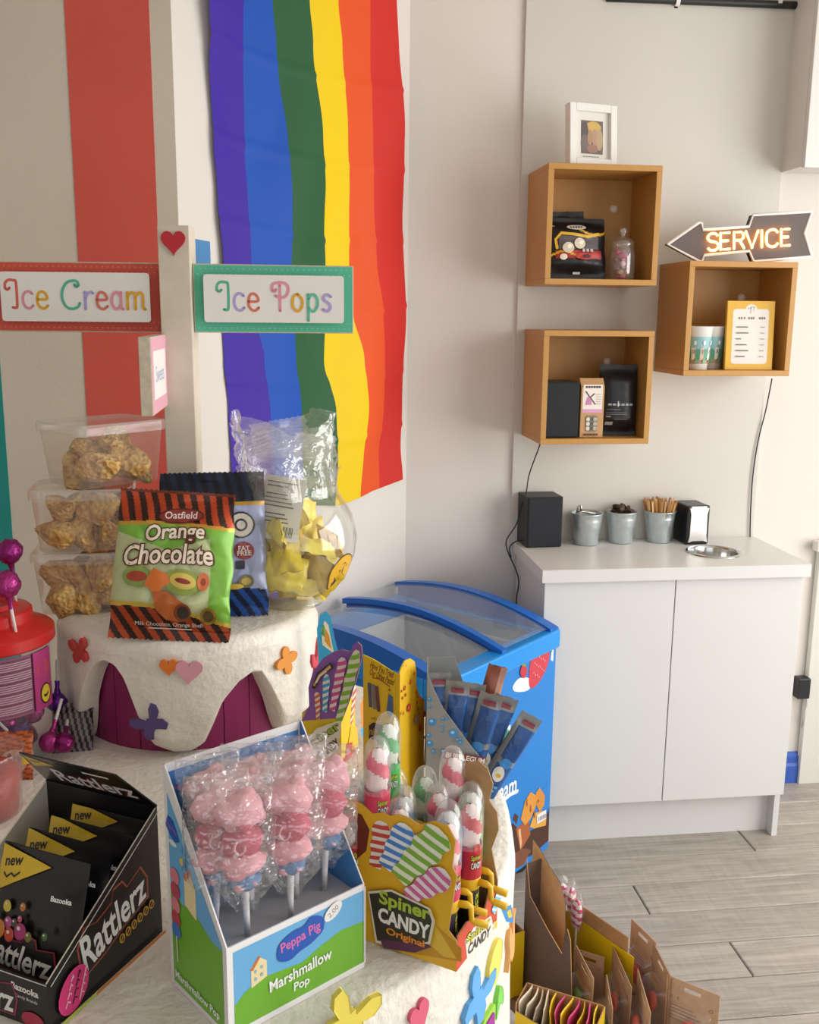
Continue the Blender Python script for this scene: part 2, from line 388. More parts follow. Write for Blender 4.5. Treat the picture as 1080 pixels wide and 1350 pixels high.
pm.add([(g, g, -.006), (PLn-g, g, -.006), (PLn-g, PW-g, -.006), (g, PW-g, -.006),
        (g, g, -c), (PLn-g, g, -c), (PLn-g, PW-g, -c), (g, PW-g, -c),
        (g+c, g+c, 0), (PLn-g-c, g+c, 0), (PLn-g-c, PW-g-c, 0), (g+c, PW-g-c, 0)],
       [(8, 9, 10, 11), (4, 5, 9, 8), (5, 6, 10, 9), (6, 7, 11, 10), (7, 4, 8, 11), (0, 1, 5, 4), (1, 2, 6, 5), (2, 3, 7, 6), (3, 0, 4, 7)], PM)
plank0 = pm.build('plank', floor); first = True
offs = [.18, .62, .05, .86, .4, .98, .27, .71]
y = WB-.008-PW; row = 0
while y > -1.9:
    x = -2.4-offs[row % 8]*PLn+.05
    while x < 2.9:
        if x+PLn > -2.35:
            o = plank0 if first else plank0.copy()
            if not first: COL.objects.link(o); o.parent = floor
            first = False; o.location = (x, y, 0)
        x += PLn
    y -= PW; row += 1
# blue skirting, wall panel, pipe
xw = .7226; WW = .826; YF = 2.699; DP = WB-YF
bs = MB(); bl = P('3a5fb8', .45)
bs.prism([(0, 0), (0, .115), (-.006, .115), (-.010, .1), (-.010, .075), (-.015, .065), (-.015, 0)], 1.545, 2.9, bl, FR((0, WB, 0), (0, 1, 0), (0, 0, 1), (1, 0, 0)))
struct(bs.build('baseboard_back'))
panelw = P('d3cfc7', .55, noise_amt=.015, nscale=4)
px0, px1 = YP(684, 300, WB).x, YP(991, 705, WB).x
MB().box(px0, px1, WB-.012, WB, .90, CE, panelw).build('splash_panel', wback, bevel=.002)
pp = [YP(800+i*25, -3+i*1.0, WB-.02) for i in range(11)]
tag(MB().tube(pp, .011, P('2a2828', .4), 10).build('conduit_pipe', smooth=True), 'thin black conduit pipe running along the top of the wall', 'pipe')
for x in (893, 1027):
    q = YP(x, 2, WB-.02)
    tag(MB().tube([q+Vector((-.006, 0, 0)), q+Vector((.006, 0, 0))], .0135, WHITECARD, 12).box(q.x-.006, q.x+.006, WB-.012, WB, q.z-.016, q.z+.016, WHITECARD).build('pipe_clip'), 'small white clip holding the black conduit pipe', 'clip', 'clips on the conduit pipe')
# ================================================================== WALL CUPBOARD, SIDE CABINET, ADAPTER
a = YP(1028, 228, WB); d = ray(1061, 220); fy = a.x/d.x*d.y
t = thing('wall_cupboard', 'white wall cupboard hanging high on the wall above the arrow sign', 'cupboard', TR(a.x, fy, a.z))
dep = WB-fy; whitep = P('e2e0dc', .45); grey = whitep
b = MB(); b.box(0, .018, 0.019, dep-.001, 0, CE-a.z-.02, grey); b.box(.582, .6, 0.019, dep-.001, 0, CE-a.z-.02, grey); b.box(.018, .582, .019, dep-.001, 0, .018, grey)
b.box(.018, .582, .019, dep-.001, CE-a.z-.04, CE-a.z-.02, grey); b.box(.018, .582, dep-.01, dep-.001, .018, CE-a.z-.04, grey); b.build('carcass', t)
MB().box(0, .298, 0, .018, -.004, CE-a.z-.02, whitep).build('door', t, bevel=.0015)
MB().box(.302, .6, 0, .018, -.004, CE-a.z-.02, whitep).build('door', t, bevel=.0015)
q = G(1052, 1034, 0)
t = thing('side_cabinet', 'white side cabinet with overhanging top at the end of the wall', 'cabinet', TR(q.x, q.y, 0))
ht = VA(1072, 712, q).z
hh = ht
MB().box(0, .62, .02, .02+min(.42, WB-.03-q.y), 0, hh-.035, P('dfdcd6', .5)).build('body', t, bevel=.002)
MB().box(0.003, .617, 0, .018, .0, hh-.04, P('dfdcd6', .5)).build('door', t, bevel=.002)
MB().box(-.02, .64, -.02, min(.44, WB-.01-q.y), hh-.035, hh, P('dfdcd6', .5)).build('top', t, bevel=.004)
q0, q1 = YP(1046.5, 890, WB), YP(1060, 916, WB)
t = thing('plug_adapter', 'black plug adapter in the wall between the two white cabinets', 'plug', TR(q0.x, WB, q1.z))
ad_w = q1.x-q0.x; ad_h = q0.z-q1.z
MB().box(0, ad_w, -.04, -.0005, 0, ad_h, P('22242a', .35)).build('body', t, bevel=.004)
MB().tube([(ad_w*.8, -.035, .01), (ad_w*.83, -.04, -.02), (ad_w*.75, -.03, -.06), (ad_w*.95, -.012, -.12)], .0022, P('c9c7c2', .5), 6).build('cord', t, smooth=True)
# ================================================================== BASE CABINET AND WORKTOP
white = P('dcdcdb', .38, noise_amt=.01, nscale=5); carc = white
cx0 = xw+(WW-.8)/2; ft = YF+.02
t = thing('base_cabinet', 'white two-door base cabinet under the counter worktop', 'cabinet', TR(cx0, ft, 0))
D2 = WB-ft-.004
b = MB(); b.box(0, .018, .02, D2, .15, .868, carc); b.box(.782, .8, .02, D2, 0, .868, carc); b.box(.018, .782, .02, D2, .15, .168, carc); b.box(.018, .782, D2-.008, D2, .168, .868, carc)
b.box(.018, .782, .02, .1, .85, .868, carc); b.build('carcass', t)
MB().box(.0, .3985, 0, .018, .152, .866, white).build('door', t, bevel=.0012)
MB().box(.4015, .8, 0, .018, .152, .866, white).build('door', t, bevel=.0012)
MB().box(.018, .782, .06, .076, 0, .15, white).build('plinth', t)
def holed(b, x0, x1, y0, y1, z0, z1, cx, cy, r, m, n=40):
    outer = [(x0, y0), (x1, y0), (x1, y1), (x0, y1)]; hole = [(cx+r*math.cos(-2*math.pi*k/n), cy+r*math.sin(-2*math.pi*k/n)) for k in range(n)]
    al = outer+hole; tri = tessellate_polygon([[Vector((*p, 0)) for p in outer], [Vector((*p, 0)) for p in hole]])
    N = len(al)
    def orient(t_):
        a_, b_, c_ = [al[i] for i in t_]
        return t_ if (b_[0]-a_[0])*(c_[1]-a_[1])-(b_[1]-a_[1])*(c_[0]-a_[0]) > 0 else tuple(reversed(t_))
    tri = [orient(tuple(t_)) for t_ in tri]
    b.add([(*p, z1) for p in al]+[(*p, z0) for p in al], tri+[tuple(i+N for i in reversed(t_)) for t_ in tri]
          + [((i+1) % 4, i, i+N, (i+1) % 4+N) for i in range(4)] + [(4+(i+1) % n, 4+i, 4+i+N, 4+(i+1) % n+N) for i in range(n)], m)
sk = G(941, 728, .908)
b = MB(); holed(b, xw, xw+WW, YF, WB-.013, .87, .908, sk.x, sk.y, .074, P('e0e0de', .33, noise_amt=.012, nscale=6))
tag(b.build('worktop'), 'white laminate worktop with a round chute hole, lying on the base cabinet', 'worktop')
steel = P('c9c9c7', .16, metal=1)
tag(MB().lathe([(.0715, .76), (.0715, .905), (.074, .911), (.079, .9135), (.084, .9115), (.0855, .9085)], steel, 48, TR(sk.x, sk.y, 0)).build('waste_chute_ring', smooth=True),
    'round stainless steel waste chute ring set into the worktop', 'chute')
def grille_speaker(name, label, M, w, h, d):
    t = thing(name, label, 'speaker', M)
    MB().box(0, w, .006, d, 0, h, P('202226', .45)).build('cabinet_box', t, bevel=.003)
    MB().box(.002, w-.002, 0, .008, .002, h-.002, P('191c24', .75, noise_amt=.1, nscale=900)).build('grille', t, bevel=.003)
    return t
q = G(694.5, 723, .908)
grille_speaker('bookshelf_speaker', 'black cube speaker standing on the white worktop beside the first bucket', TR(q.x, q.y, .908) @ RZ(.06), .117, .163, .125)
galv = P('c9d2d4', .32, metal=.7, noise_amt=.12, nscale=40)
def bucket(px, py, label):
    q = G(px, py, .908); t = thing('metal_bucket', label, 'bucket', TR(q.x, q.y, .9085), 'small galvanised buckets on the worktop')
    pr = [(.0, .003), (.036, .003), (.0365, 0), (.0375, .002), (.0455, .068), (.047, .071), (.0465, .074), (.048, .077), (.0475, .080), (.0505, .100), (.0525, .1025), (.0505, .104), (.049, .1)]
    MB().lathe(pr+[(.046, .068), (.036, .006), (0, .006)], galv, 40).build('bucket_body', t, smooth=True)
    return q, t
q1, _ = bucket(772.5, 717, 'galvanised bucket holding metal tongs beside the black speaker')
q2, _ = bucket(818, 714.5, 'galvanised bucket filled with brown chocolate chunks')
q3, _ = bucket(868, 713.5, 'galvanised bucket full of thin wooden stirrers')
t = thing('serving_tongs', 'shiny metal tongs lying in the bucket beside the speaker', 'tongs', TR(q1.x, q1.y, .9085))
for s in (-1, 1):
    MB().tube([(-.042+.006*s, .012*s, .094), (-.02, .01*s, .109), (.006, .004*s, .103), (.038, .007*s, .098)], [.0035, .004, .0035, .003], steel, 8).build('arm', t, smooth=True)
MB().tube([(-.036, 0, .098), (-.03, 0, .125), (-.022, 0, .127), (-.02, 0, .104)], .0032, steel, 8).build('ring', t, smooth=True)
rnd = random.Random(3)
# chunks fill the bucket (lower ones hidden)
for k in range(34):
    lay = 0 if k < 12 else (1 if k < 24 else 2)
    a_ = rnd.random()*6.28; r_ = math.sqrt(rnd.random())*(.036 - .006*lay); s_ = rnd.uniform(.007, .011)
    M = TR(q2.x+r_*math.cos(a_), q2.y+r_*math.sin(a_), .9085+.088+lay*.0135+rnd.uniform(-.003, .003)) @ Matrix.Rotation(rnd.random()*6, 4, Vector((rnd.random(), rnd.random(), rnd.random()+.1)))
    o = MB().box(-s_, s_, -s_*.8, s_*.8, -s_*.7, s_*.7, P(rnd.choice(['3a241b', '4a2f24', '2f1c16', '5a4036']), .6)).build('chocolate_chunk', bevel=.002, M=M)
    tag(o, 'small brown chocolate chunk heaped in the middle bucket', 'chocolate chunk', 'chocolate chunks in the bucket')
MBf = MB().lathe([(0, .084), (.043, .084), (.0435, .07), (0, .069)], P('3a241b', .7), 24, TR(q2.x, q2.y, .9085)).build('chocolate_chunks_below', smooth=False)
tag(MBf, 'packed bed of brown chocolate chunks inside the middle bucket', 'chocolate chunks'); MBf['kind'] = 'stuff'
wd_ = [P(c_, .7, noise_amt=.12, nscale=80) for c_ in ('d2a468', 'c4935a', 'dcb47c', 'b98850')]
st0 = [MB().prism(rrect(-.0027, 0, .0027, .132, .0026, 3), -.0006, .0006, m, UPRIGHT).build('wooden_stirrer') for m in wd_]
for i in range(58):
    a_ = 2.399*i; r_ = .036*math.sqrt((i+.5)/58); lean = .24*r_/.036
    M = TR(q3.x+r_*.75*math.cos(a_), q3.y+r_*.75*math.sin(a_), .916) @ Matrix.Rotation(lean, 4, Vector((-math.sin(a_), math.cos(a_), 0))) @ RZ(rnd.random()*3.1) @ TR(0, 0, rnd.uniform(-.002, .006))
    o = st0[i] if i < 4 else st0[i % 4].copy()
    if i >= 4: COL.objects.link(o)
    o.matrix_world = M; tag(o, 'thin pale wooden stirrer standing in the bucket', 'stirrer', 'wooden stirrers in the bucket')
q = G(905, 719, .908)
t = thing('napkin_dispenser', 'black napkin dispenser with a chrome front plate on the worktop', 'napkin dispenser', TR(q.x, q.y, .9085) @ RZ(.05))
MB().box(0, .077, 0.004, .105, 0, .128, P('17191f', .3)).build('housing', t, bevel=.005)
fp = [(.006, .008), (.020, .013), (.057, .013), (.071, .008), (.067, .03), (.066, .1), (.071, .121), (.057, .117), (.020, .117), (.006, .121), (.011, .1), (.010, .03)]
MB().prism(fp, 0, .004, P('e4e3e0', .28, metal=.6), TR(0, .004, 0) @ UPRIGHT).build('front_plate', t, bevel=.001)
MB().box(.012, .065, .002, .1, .106, .126, P('f2f2f0', .8)).build('napkin_stack', t)
# ================================================================== SHELF BOXES
SB = .334; SD = .2386; SY = WB-.0125-SD
mus = P('bf8c47', .42, noise_amt=.03, nscale=8); TH = .0165
boxes = [(.735, 1.720, 'mustard yellow wall cube holding liquorice bags and a glass jar', ),
         (.7386, 1.256, 'mustard yellow wall cube holding a black speaker and tea packs', ),
         (1.1675, 1.459, 'mustard yellow wall cube under the lit arrow sign', )]
for (bx, bz, lab) in boxes:
    t = thing('wall_cube_shelf', lab, 'shelf', TR(bx, SY, bz), 'mustard wall cubes')
    MB().box(.0, SB, 0, SD, SB-TH, SB, mus).build('top_panel', t, bevel=.0012)
    MB().box(.0, SB, 0, SD, 0, TH, mus).build('bottom_panel', t, bevel=.0012)
    MB().box(.0, TH, 0.0003, SD, TH, SB-TH, mus).build('side_panel', t, bevel=.0008)
    MB().box(SB-TH, SB, 0.0003, SD, TH, SB-TH, mus).build('side_panel', t, bevel=.0008)
    MB().box(TH, SB-TH, SD-.03, SD-.022, TH, SB-TH, mus).build('back_panel', t)
    MB().lathe([(.0135, 0), (.013, .003), (.010, .007), (.005, .0095), (0, .010)], P('e6ddcc', .35), 20, TR(SB-TH-.055, SD-.03, SB-.1) @ RXm(math.pi/2)).build('mount_cap', t, smooth=True)
B1, B2, B3 = [Vector((b_[0], SY, b_[1])) for b_ in boxes]
# --- photo frame on the first cube
q = VA(753, 213, Vector((B1.x+.08, SY+.035, 0))); zt = B1.z+SB
t = thing('picture_frame', 'white picture frame with a small sepia photo on the upper cube', 'picture frame', TR(YP(752, 213, SY+.03).x, SY+.03, zt+.0005) @ RZ(.24) @ RXm(-.08))
fw_, fh = .155, .172; fm = P('e6e4e0', .4)
MB().box(0, .021, 0, .03, 0, fh, fm).build('frame_side', t, bevel=.002); MB().box(fw_-.021, fw_, 0, .03, 0, fh, fm).build('frame_side', t, bevel=.002)
MB().box(.021, fw_-.021, 0, .03, fh-.021, fh, fm).build('frame_rail', t, bevel=.001); MB().box(.021, fw_-.021, 0, .03, 0, .021, fm).build('frame_rail', t, bevel=.001)
MB().box(.02, fw_-.02, .012, .016, .02, fh-.02, P('e0dcd4', .7)).build('mount', t)
pr_ = Print(TR(.042, .0118, .036) @ UPRIGHT); W_, H_ = .072, .092; pr_.rect(0, 0, W_, H_, P('6d5f58', .5))
for (x, y, rx, ry, c_) in [(.04, .072, .026, .018, 'c9a75c'), (.012, .06, .012, .028, '584f52'), (.012, .028, .013, .025, '736662'), (.029, .045, .008, .022, 'a98768'), (.045, .045, .009, .024, 'b08d78'), (.06, .04, .011, .03, 'b49b76'), (.037, .014, .018, .012, '9a7464')]:
    pr_.ell(x, y, rx, ry, P(c_, .5))
for k in range(6): pr_.rect(.006+k*.009, -.009, .013+k*.009, -.007, P('6a6a6e', .6))
pr_.build('photo_print', t)
# --- bag helper
def bag(name, label, cat, M, w, h, th, matfn, back, group=None, nu=40, nv=52, seed=1, crease=.004, taper=0., seal=.07, decorate=None, zig=True):
    """pillow pack: x across, z up, front faces -y"""
    t = thing(name, label, cat, M, group)
    def surf(u, v, sgn):
        x = (u-.5)*w*(1-taper*v); z = v*h
        e = max(0, 1-abs(2*u-1)**2.6); f = max(0, min(1, (v-seal*.6)/.22))*max(0, min(1, (1-seal*.6-v)/.22)); f = f*f*(3-2*f)
        d = th*.5*(e**.6)*f
        n = noise.noise(Vector((u*3.1+seed, v*4.2, sgn)))*.6 + abs(noise.noise(Vector((u*6+seed*2, v*6.5+5, sgn))))*.8 - .3
        d = max(0, d+crease*n*min(1, f*3))
        x += crease*.7*noise.noise(Vector((u*2, v*5+seed, 2)))*(abs(2*u-1))
        zz = z + (.0025*(abs(((u*w/.008) % 1)-.5)*2) if zig and (v > .999) else (-.0025*(abs(((u*w/.008) % 1)-.5)*2) if zig and v < .001 else 0))
        return Vector((x, sgn*(d+.0004) if f > .02 else sgn*.0007+crease*.5*noise.noise(Vector((u*3.1+seed, v*4.2, 0))), zz))
    b = MB(); b.grid(lambda u, v: surf(u, v, -1), nu, nv, None, matfn=matfn); b.build('front_film', t, smooth=True)
    b = MB(); b.grid(lambda u, v: surf(1-u, v, 1), nu//2, nv//2, back); b.build('back_film', t, smooth=True)
    if decorate:
        def fn(x, y, off):
            u = min(1, max(0, x/w+.5)); v = min(1, max(0, y/h)); p = surf(u, v, -1); return (p.x, p.y-off*2.2-.0015, p.z)
        pr = Print(I4, fn=fn); pr.sub = .006; decorate(pr); pr.build('printed_artwork', t)
    return t
foil = lambda c, r=.35, m=.25: P(c, r, metal=m, noise_amt=.05, nscale=40)
blk = foil('17161a', .38, .2)
def liq(u, v):
    if v < .3 or v > .86: return blk
    e = abs(v-.58-.10*math.sin(u*6)+.02)
    if .22 < e < .26: return foil('d9a51e', .35, .1)
    if v < .44 and .15 < u < .9: return foil('a5261f', .35, .1)
    if .46 < v < .72 and .2 < u < .85: return P('5c5658', .25)
    return blk
# second black bag behind, plain
bag('liquorice_bag', 'plain black liquorice bag leaning at the back of the upper cube', 'sweet bag', TR(B1.x+.104, SY+.155, B1.z+TH+.002) @ RZ(.1) @ RXm(-.1) @ RYm(-.05), .135, .2, .03, lambda u, v: blk, blk, seed=4)
bag('liquorice_bag', 'black liquorice bag with red and yellow print at the front of the upper cube', 'sweet bag', TR(B1.x+.113, SY+.075, B1.z+TH+.002) @ RZ(.05) @ RXm(-.2), .186, .178, .055, liq, blk, seed=2,
    decorate=lambda pr: [pr.ell(.0, .148, .03, .009, P('e4ded6', .4)), *[pr.rect(-.02+.008*k, .145, -.015+.008*k, .151, P('3a2422', .4)) for k in range(5)],
                         pr.stroke([(-.062, .085), (-.066, .11), (-.05, .128), (-.01, .124), (.03, .118), (.066, .128)], .008, P('e0b021', .4)),
                         *[(pr.ell(x, y, .017, .016, P('dccfbb', .5)), pr.ell(x+.004, y+.003, .007, .006, P('f1eadd', .5))) for x, y in ((-.03, .085), (.005, .098))],
                         pr.ell(-.045, .058, .011, .009, P('e6dccb', .5)), pr.ell(.02, .06, .03, .01, P('b5281f', .4)), pr.ell(.025, .06, .013, .006, P('4a1b14', .4)),
                         *[pr.rect(.012+.012*k, .073, .02+.012*k, .082, P('c0b6b4', .4)) for k in range(3)], pr.rect(-.012, .012, .01, .018, P('cfcac4', .4))])
t = thing('sweet_jar', 'small lidded glass jar of sweets in the upper cube', 'jar', TR(B1.x+.248, SY+.065, B1.z+TH+.0005) @ Matrix.Scale(1.12, 4))
gl = CLEAR('f0f2f2', .07, 1., .04, edge=1.6, base=.12)
MB().lathe([(0, .001), (.030, .001), (.034, .006), (.034, .07), (.030, .082), (.028, .088)], gl, 28).build('jar_body', t, smooth=True)
MB().lathe([(.030, .088), (.031, .094), (.024, .104), (.010, .110), (.006, .114), (.010, .12), (.012, .127), (.008, .134), (0, .136)], gl, 28).build('jar_lid', t, smooth=True)
for k in range(26):
    a_ = k*2.4; r_ = .019*math.sqrt((k % 9+.5)/9); z_ = .012+.0115*(k//4)
    tag(MB().blob((0, 0, 0), 0.0105, .0105, .0085, P(rnd.choice(['d04a78', 'e8b7c0', '7d4b3c', 'b88f76', 'c23a5e', '8a5a49']), .4), 8, 6).build('jar_sweet', smooth=True, M=TR(B1.x+.248+r_*math.cos(a_), SY+.065+r_*math.sin(a_), B1.z+TH+z_)),
        'small wrapped sweet inside the glass jar in the upper cube', 'sweet', 'sweets in the small jar')
# --- second cube
zf = B2.z+TH+.0005
grille_speaker('bookshelf_speaker', 'black speaker standing inside the mustard wall cube beside tea', TR(B2.x+TH+.001, SY+.02, zf), .104, .166, .12)
t = thing('tea_packet', 'kraft paper tea packet with white and pink label beside the shelf speaker', 'tea packet', TR(B2.x+.128, SY+.03, zf))
b = MB(); kr = P('c49a6c', .75, noise_amt=.06, nscale=30); b.box(0, .072, 0, .05, 0, .15, kr); b.build('packet_body', t, bevel=.002)
b = MB(); b.prism([(0, .15), (.05, .15), (.03, .176), (.02, .176)], 0, .072, kr, FR((0, 0, 0), (0, 1, 0), (0, 0, 1), (1, 0, 0))); b.build('folded_top', t)
pr_ = Print(TR(0, 0, 0) @ UPRIGHT)
pr_.rect(.006, .085, .066, .158, P('ece2da', .6)); pr_.rect(.006, .074, .066, .085, P('d79cc0', .6))
for k in range(6): pr_.rect(.013+k*.008, .148, .0195+k*.008, .154, P('3f3431', .6))
pr_.poly([(.014, .098), (.034, .098), (.029, .118), (.024, .124), (.019, .118)], P('c583b0', .6)); pr_.stroke([(.014, .138), (.044, .1)], .003, P('4a4040', .6)); pr_.stroke([(.031, .122), (.04, .131)], .003, P('4a4040', .6))
for k in range(5): pr_.rect(.046, .10+k*.007, .062, .1015+k*.007, P('b6aaa2', .6))
pr_.rect(.018, .018, .052, .066, P('8d8578', .25, metal=.4), r=.006)
for k in range(9): pr_.ell(.024+(k % 3)*.011, .027+(k//3)*.014, .006, .006, P(['d9d5cb', '5c564c', 'b9b2a5'][k % 3], .3))
for k in range(5): pr_.rect(.012+k*.009, .006, .019+k*.009, .012, P('4b3a2c', .6))
pr_.build('printed_label', t)
bag('coffee_bag', 'tall black coffee bag with fine white lettering beside the tea packet', 'coffee bag', TR(B2.x+.256, SY+.07, zf) @ RZ(-.08) @ RXm(-.05), .115, .215, .07, lambda u, v: P('1a1b1f', .45, noise_amt=.08, nscale=20), P('1a1b1f', .5), seed=9, crease=.002, zig=False,
    decorate=lambda pr: [*[pr.rect(-.036+.013*k, .093, -.026+.013*k, .099, P('a9a9a8', .5)) for k in range(6)], pr.rect(-.008, .09, -.005, .106, P('d5d5d3', .5)), pr.rect(-.04, .08, .0, .082, P('77777a', .5)), pr.rect(-.04, .071, .02, .0725, P('77777a', .5)),
                         pr.rect(-.04, .066, .02, .0675, P('77777a', .5)), pr.rect(-.04, .058, -.028, .062, P('9a9a9a', .5)), pr.rect(-.018, .052, .022, .0535, P('77777a', .5)), pr.rect(-.042, .034, -.02, .044, P('a7a8a8', .5))])
# --- third cube: paper cups, menu
zf = B3.z+TH+.0005
def cup(M, label):
    t = thing('paper_cup', label, 'cup', M, 'printed paper cups in the wall cube')
    def rad(z): return .030+.010*z/.125
    MB().lathe([(0, .004), (.0292, .004), (.0295, 0), (.030, 0), (rad(.125), .125), (rad(.125)+.0022, .1265), (rad(.125)+.0005, .1285), (rad(.12)-.001, .124), (.029, .006), (0, .006)], P('ebe8e2', .5), 36).build('cup_body', t, smooth=True)
    fn = lambda x, y, off: ((rad(y)+.0004+off*.5)*math.cos(x-math.pi/2), (rad(y)+.0004+off*.5)*math.sin(x-math.pi/2), y)
    pr = Print(I4, fn=fn)
    def wrect(a0, z0, a1, z1, c): pr.rect(a0, z0, a1, z1, P(c, .5), n=max(2, int(abs(a1-a0)/.15)))
    wrect(-3.1416, .018, 3.1416, .098, '8fb9bd'); wrect(-3.1416, .018, 3.1416, .035, 'a58d7c')
    for k in range(9):
        a = -3+k*.7
        wrect(a, .03, a+.33, .066, ['ded3c2', 'c9b79f', 'dfe3dd'][k % 3]); wrect(a+.06, .048, a+.14, .06, '7fb0c0'); wrect(a+.18, .048, a+.27, .06, '9c5f52')
        pr.ell(a+.5, .045, .16, .017, P('4e9a72', .5)); pr.ell(a+.38, .028, .12, .009, P('69b07a', .5)); pr.ell(a+.3, .08, .1, .007, P('eef2f0', .5)); pr.ell(a+.3, .03, .05, .005, P('b4584a', .5))
    pr.build('printed_sleeve', t)
    return t
cup(TR(B3.x+.058, SY+.042, zf), 'white paper cup printed with houses at the end of the cube')
cup(TR(B3.x+.124, SY+.094, zf) @ RZ(.8), 'white paper cup printed with houses behind the other one by the menu')
t = thing('menu_board', 'yellow menu board with a white rounded price card in the cube', 'menu', TR(B3.x+.142, SY+.03, zf) @ RZ(-.04) @ RXm(-.06))
mw, mh = .148, .205
MB().box(0, mw, 0, .012, 0, mh, P('dfae3b', .5)).build('board', t, bevel=.0015)
pr_ = Print(UPRIGHT); wc = P('e6e0d9', .6); pr_.poly(rrect(.018, .018, mw-.018, mh-.024, .010), wc); pr_.ell(mw/2, mh-.024, .018, .014, wc)
ik = P('6b6661', .6); pr_.stroke([(mw/2-.010, mh-.024), (mw/2+.002, mh-.018), (mw/2+.012, mh-.019)], .0016, ik); pr_.stroke([(mw/2-.001, mh-.019), (mw/2-.002, mh-.036)], .0016, ik); pr_.stroke([(mw/2+.008, mh-.021), (mw/2+.007, mh-.029)], .0013, ik)
for x in (.036, .043, .052, .066, .073, .08, .1, .107, .114): pr_.rect(x, mh-.054, x+.004, mh-.048, ik)
for k in range(6):
    y_ = mh-.079-k*.0175; pr_.rect(.03, y_, .03+[.036, .038, .016, .034, .04, .03][k], y_+.003, ik); pr_.rect(.105, y_, .118, y_+.0025, P('aaa39c', .6))
pr_.build('price_card', t)
# --- arrow sign
SYN = SY+.05; zo = 5.4
ol = [(3, 268), (228, 112), (246, 118), (254, 165), (583, 140), (612, 58), (1020, 35), (1030, 42), (978, 188), (1030, 350), (1022, 356), (625, 391), (612, 384), (585, 318), (262, 345), (250, 386), (232, 390)]
wp = [YP(880+x/zo, 270+y/zo, SYN) for x, y in ol]; O = Vector((wp[0].x, SYN, min(p.z for p in wp)))
dzs = (B3.z+SB+.0005)-O.z
t = thing('arrow_sign', 'dark arrow sign with glowing SERVICE letters on the mustard cube', 'sign', TR(O.x, SYN, O.z+dzs))
poly = [(p.x-O.x, p.z-O.z) for p in wp]; cxm = sum(p[0] for p in poly)/len(poly); cym = sum(p[1] for p in poly)/len(poly)
MB().prism(poly, -.026, -.001, P('26201e', .5), UPRIGHT, side=P('1f1b1a', .5)).build('sign_box', t)
path = [(x, -.0, z) for x, z in poly]; path = path+[path[0], path[1]]
MB().tube(path, .0042, P('efe9e4', .35), 8, caps=False).build('white_rim', t, smooth=True)
inn = [(cxm+(x-cxm)*.985, cym+(z-cym)*.93) for x, z in poly]
MB().prism(poly, -.001, .0005, P('5f5450', .55), UPRIGHT).build('face_plate', t)
SL = {'S': [[(.55, .85), (.4, 1), (.15, 1), (0, .85), (0, .68), (.15, .54), (.42, .47), (.56, .32), (.56, .15), (.42, 0), (.13, 0), (0, .14)]],
      'E': [[(.52, 1), (0, 1), (0, 0), (.54, 0)], [(0, .52), (.44, .52)]], 'R': [[(0, 0), (0, 1), (.38, 1), (.53, .87), (.53, .65), (.38, .5), (0, .5)], [(.3, .5), (.56, 0)]],
      'V': [[(0, 1), (.29, 0), (.58, 1)]], 'I': [[(.1, 0), (.1, 1)]], 'C': [[(.56, .82), (.42, 1), (.18, 1), (0, .8), (0, .2), (.18, 0), (.42, 0), (.56, .18)]]}
lm = bpy.data.materials.new('neon_letters'); lm.use_nodes = True; e_ = lm.node_tree.nodes['Principled BSDF']
e_.inputs['Base Color'].default_value = (1, .7, .3, 1); e_.inputs['Emission Color'].default_value = (1, .40, .10, 1); e_.inputs['Emission Strength'].default_value = 7.
xs = [283, 372, 468, 552, 655, 700, 803]; ws = [72, 68, 72, 85, 20, 80, 62]
for ch, x0, w0 in zip('SERVICE', xs, ws):
    b = MB()
    for pl in SL[ch]:
        pts = []
        for (u, v) in pl:
            zx = x0+(u/.57)*w0 if ch != 'I' else x0+10; zy = 312-.062*(zx-280)-v*116
            p = YP(880+zx/zo, 270+zy/zo, SYN); pts.append((p.x-O.x, -.008, p.z-O.z))
        cc = catmull([Vector(p) for p in pts], 4) if ch in 'SC' else pts
        b.tube(cc, .0036, lm, 8)
        if ch not in 'SC':
            for p in pts: b.blob(p, .0036, .0036, .0036, lm, 8, 6)
    b.build('neon_letter', t, smooth=True)
MB().box(.0, .004, .0, .03, -.0, .002, P('222222', .5)).build('cable_stub', t, M=TR(.32, .02, .002))
# --- cables
blkc = P('26242a', .5)
def cable(pts, Y, label, r=.0021):
    o = MB().tube(catmull([YP(x, y, Y(x, y) if callable(Y) else Y) for x, y in pts], 5), r, blkc, 6).build('cable', smooth=True); tag(o, label, 'cable'); return o
cable([(714, 578), (711, 589), (698, 625), (694, 648), (687, 668), (681, 691), (668, 712), (670, 728), (681, 753), (684, 769), (681, 791), (680, 840)], lambda x, y: SY+.03 if y < 580 else (WB-.19 if y < 600 else WB-.06), 'thin black cable hanging from the speaker cube down past the worktop')
cable([(1018, 499), (1010, 540), (1000, 580), (993, 625), (990, 670), (989, 708)], WB-.018, 'thin black cable hanging from the sign cube down to the worktop')
cable([(690, 712), (680, 714), (672, 722), (674, 735)], WB-.07, 'short black cable leaving the back of the worktop speaker')
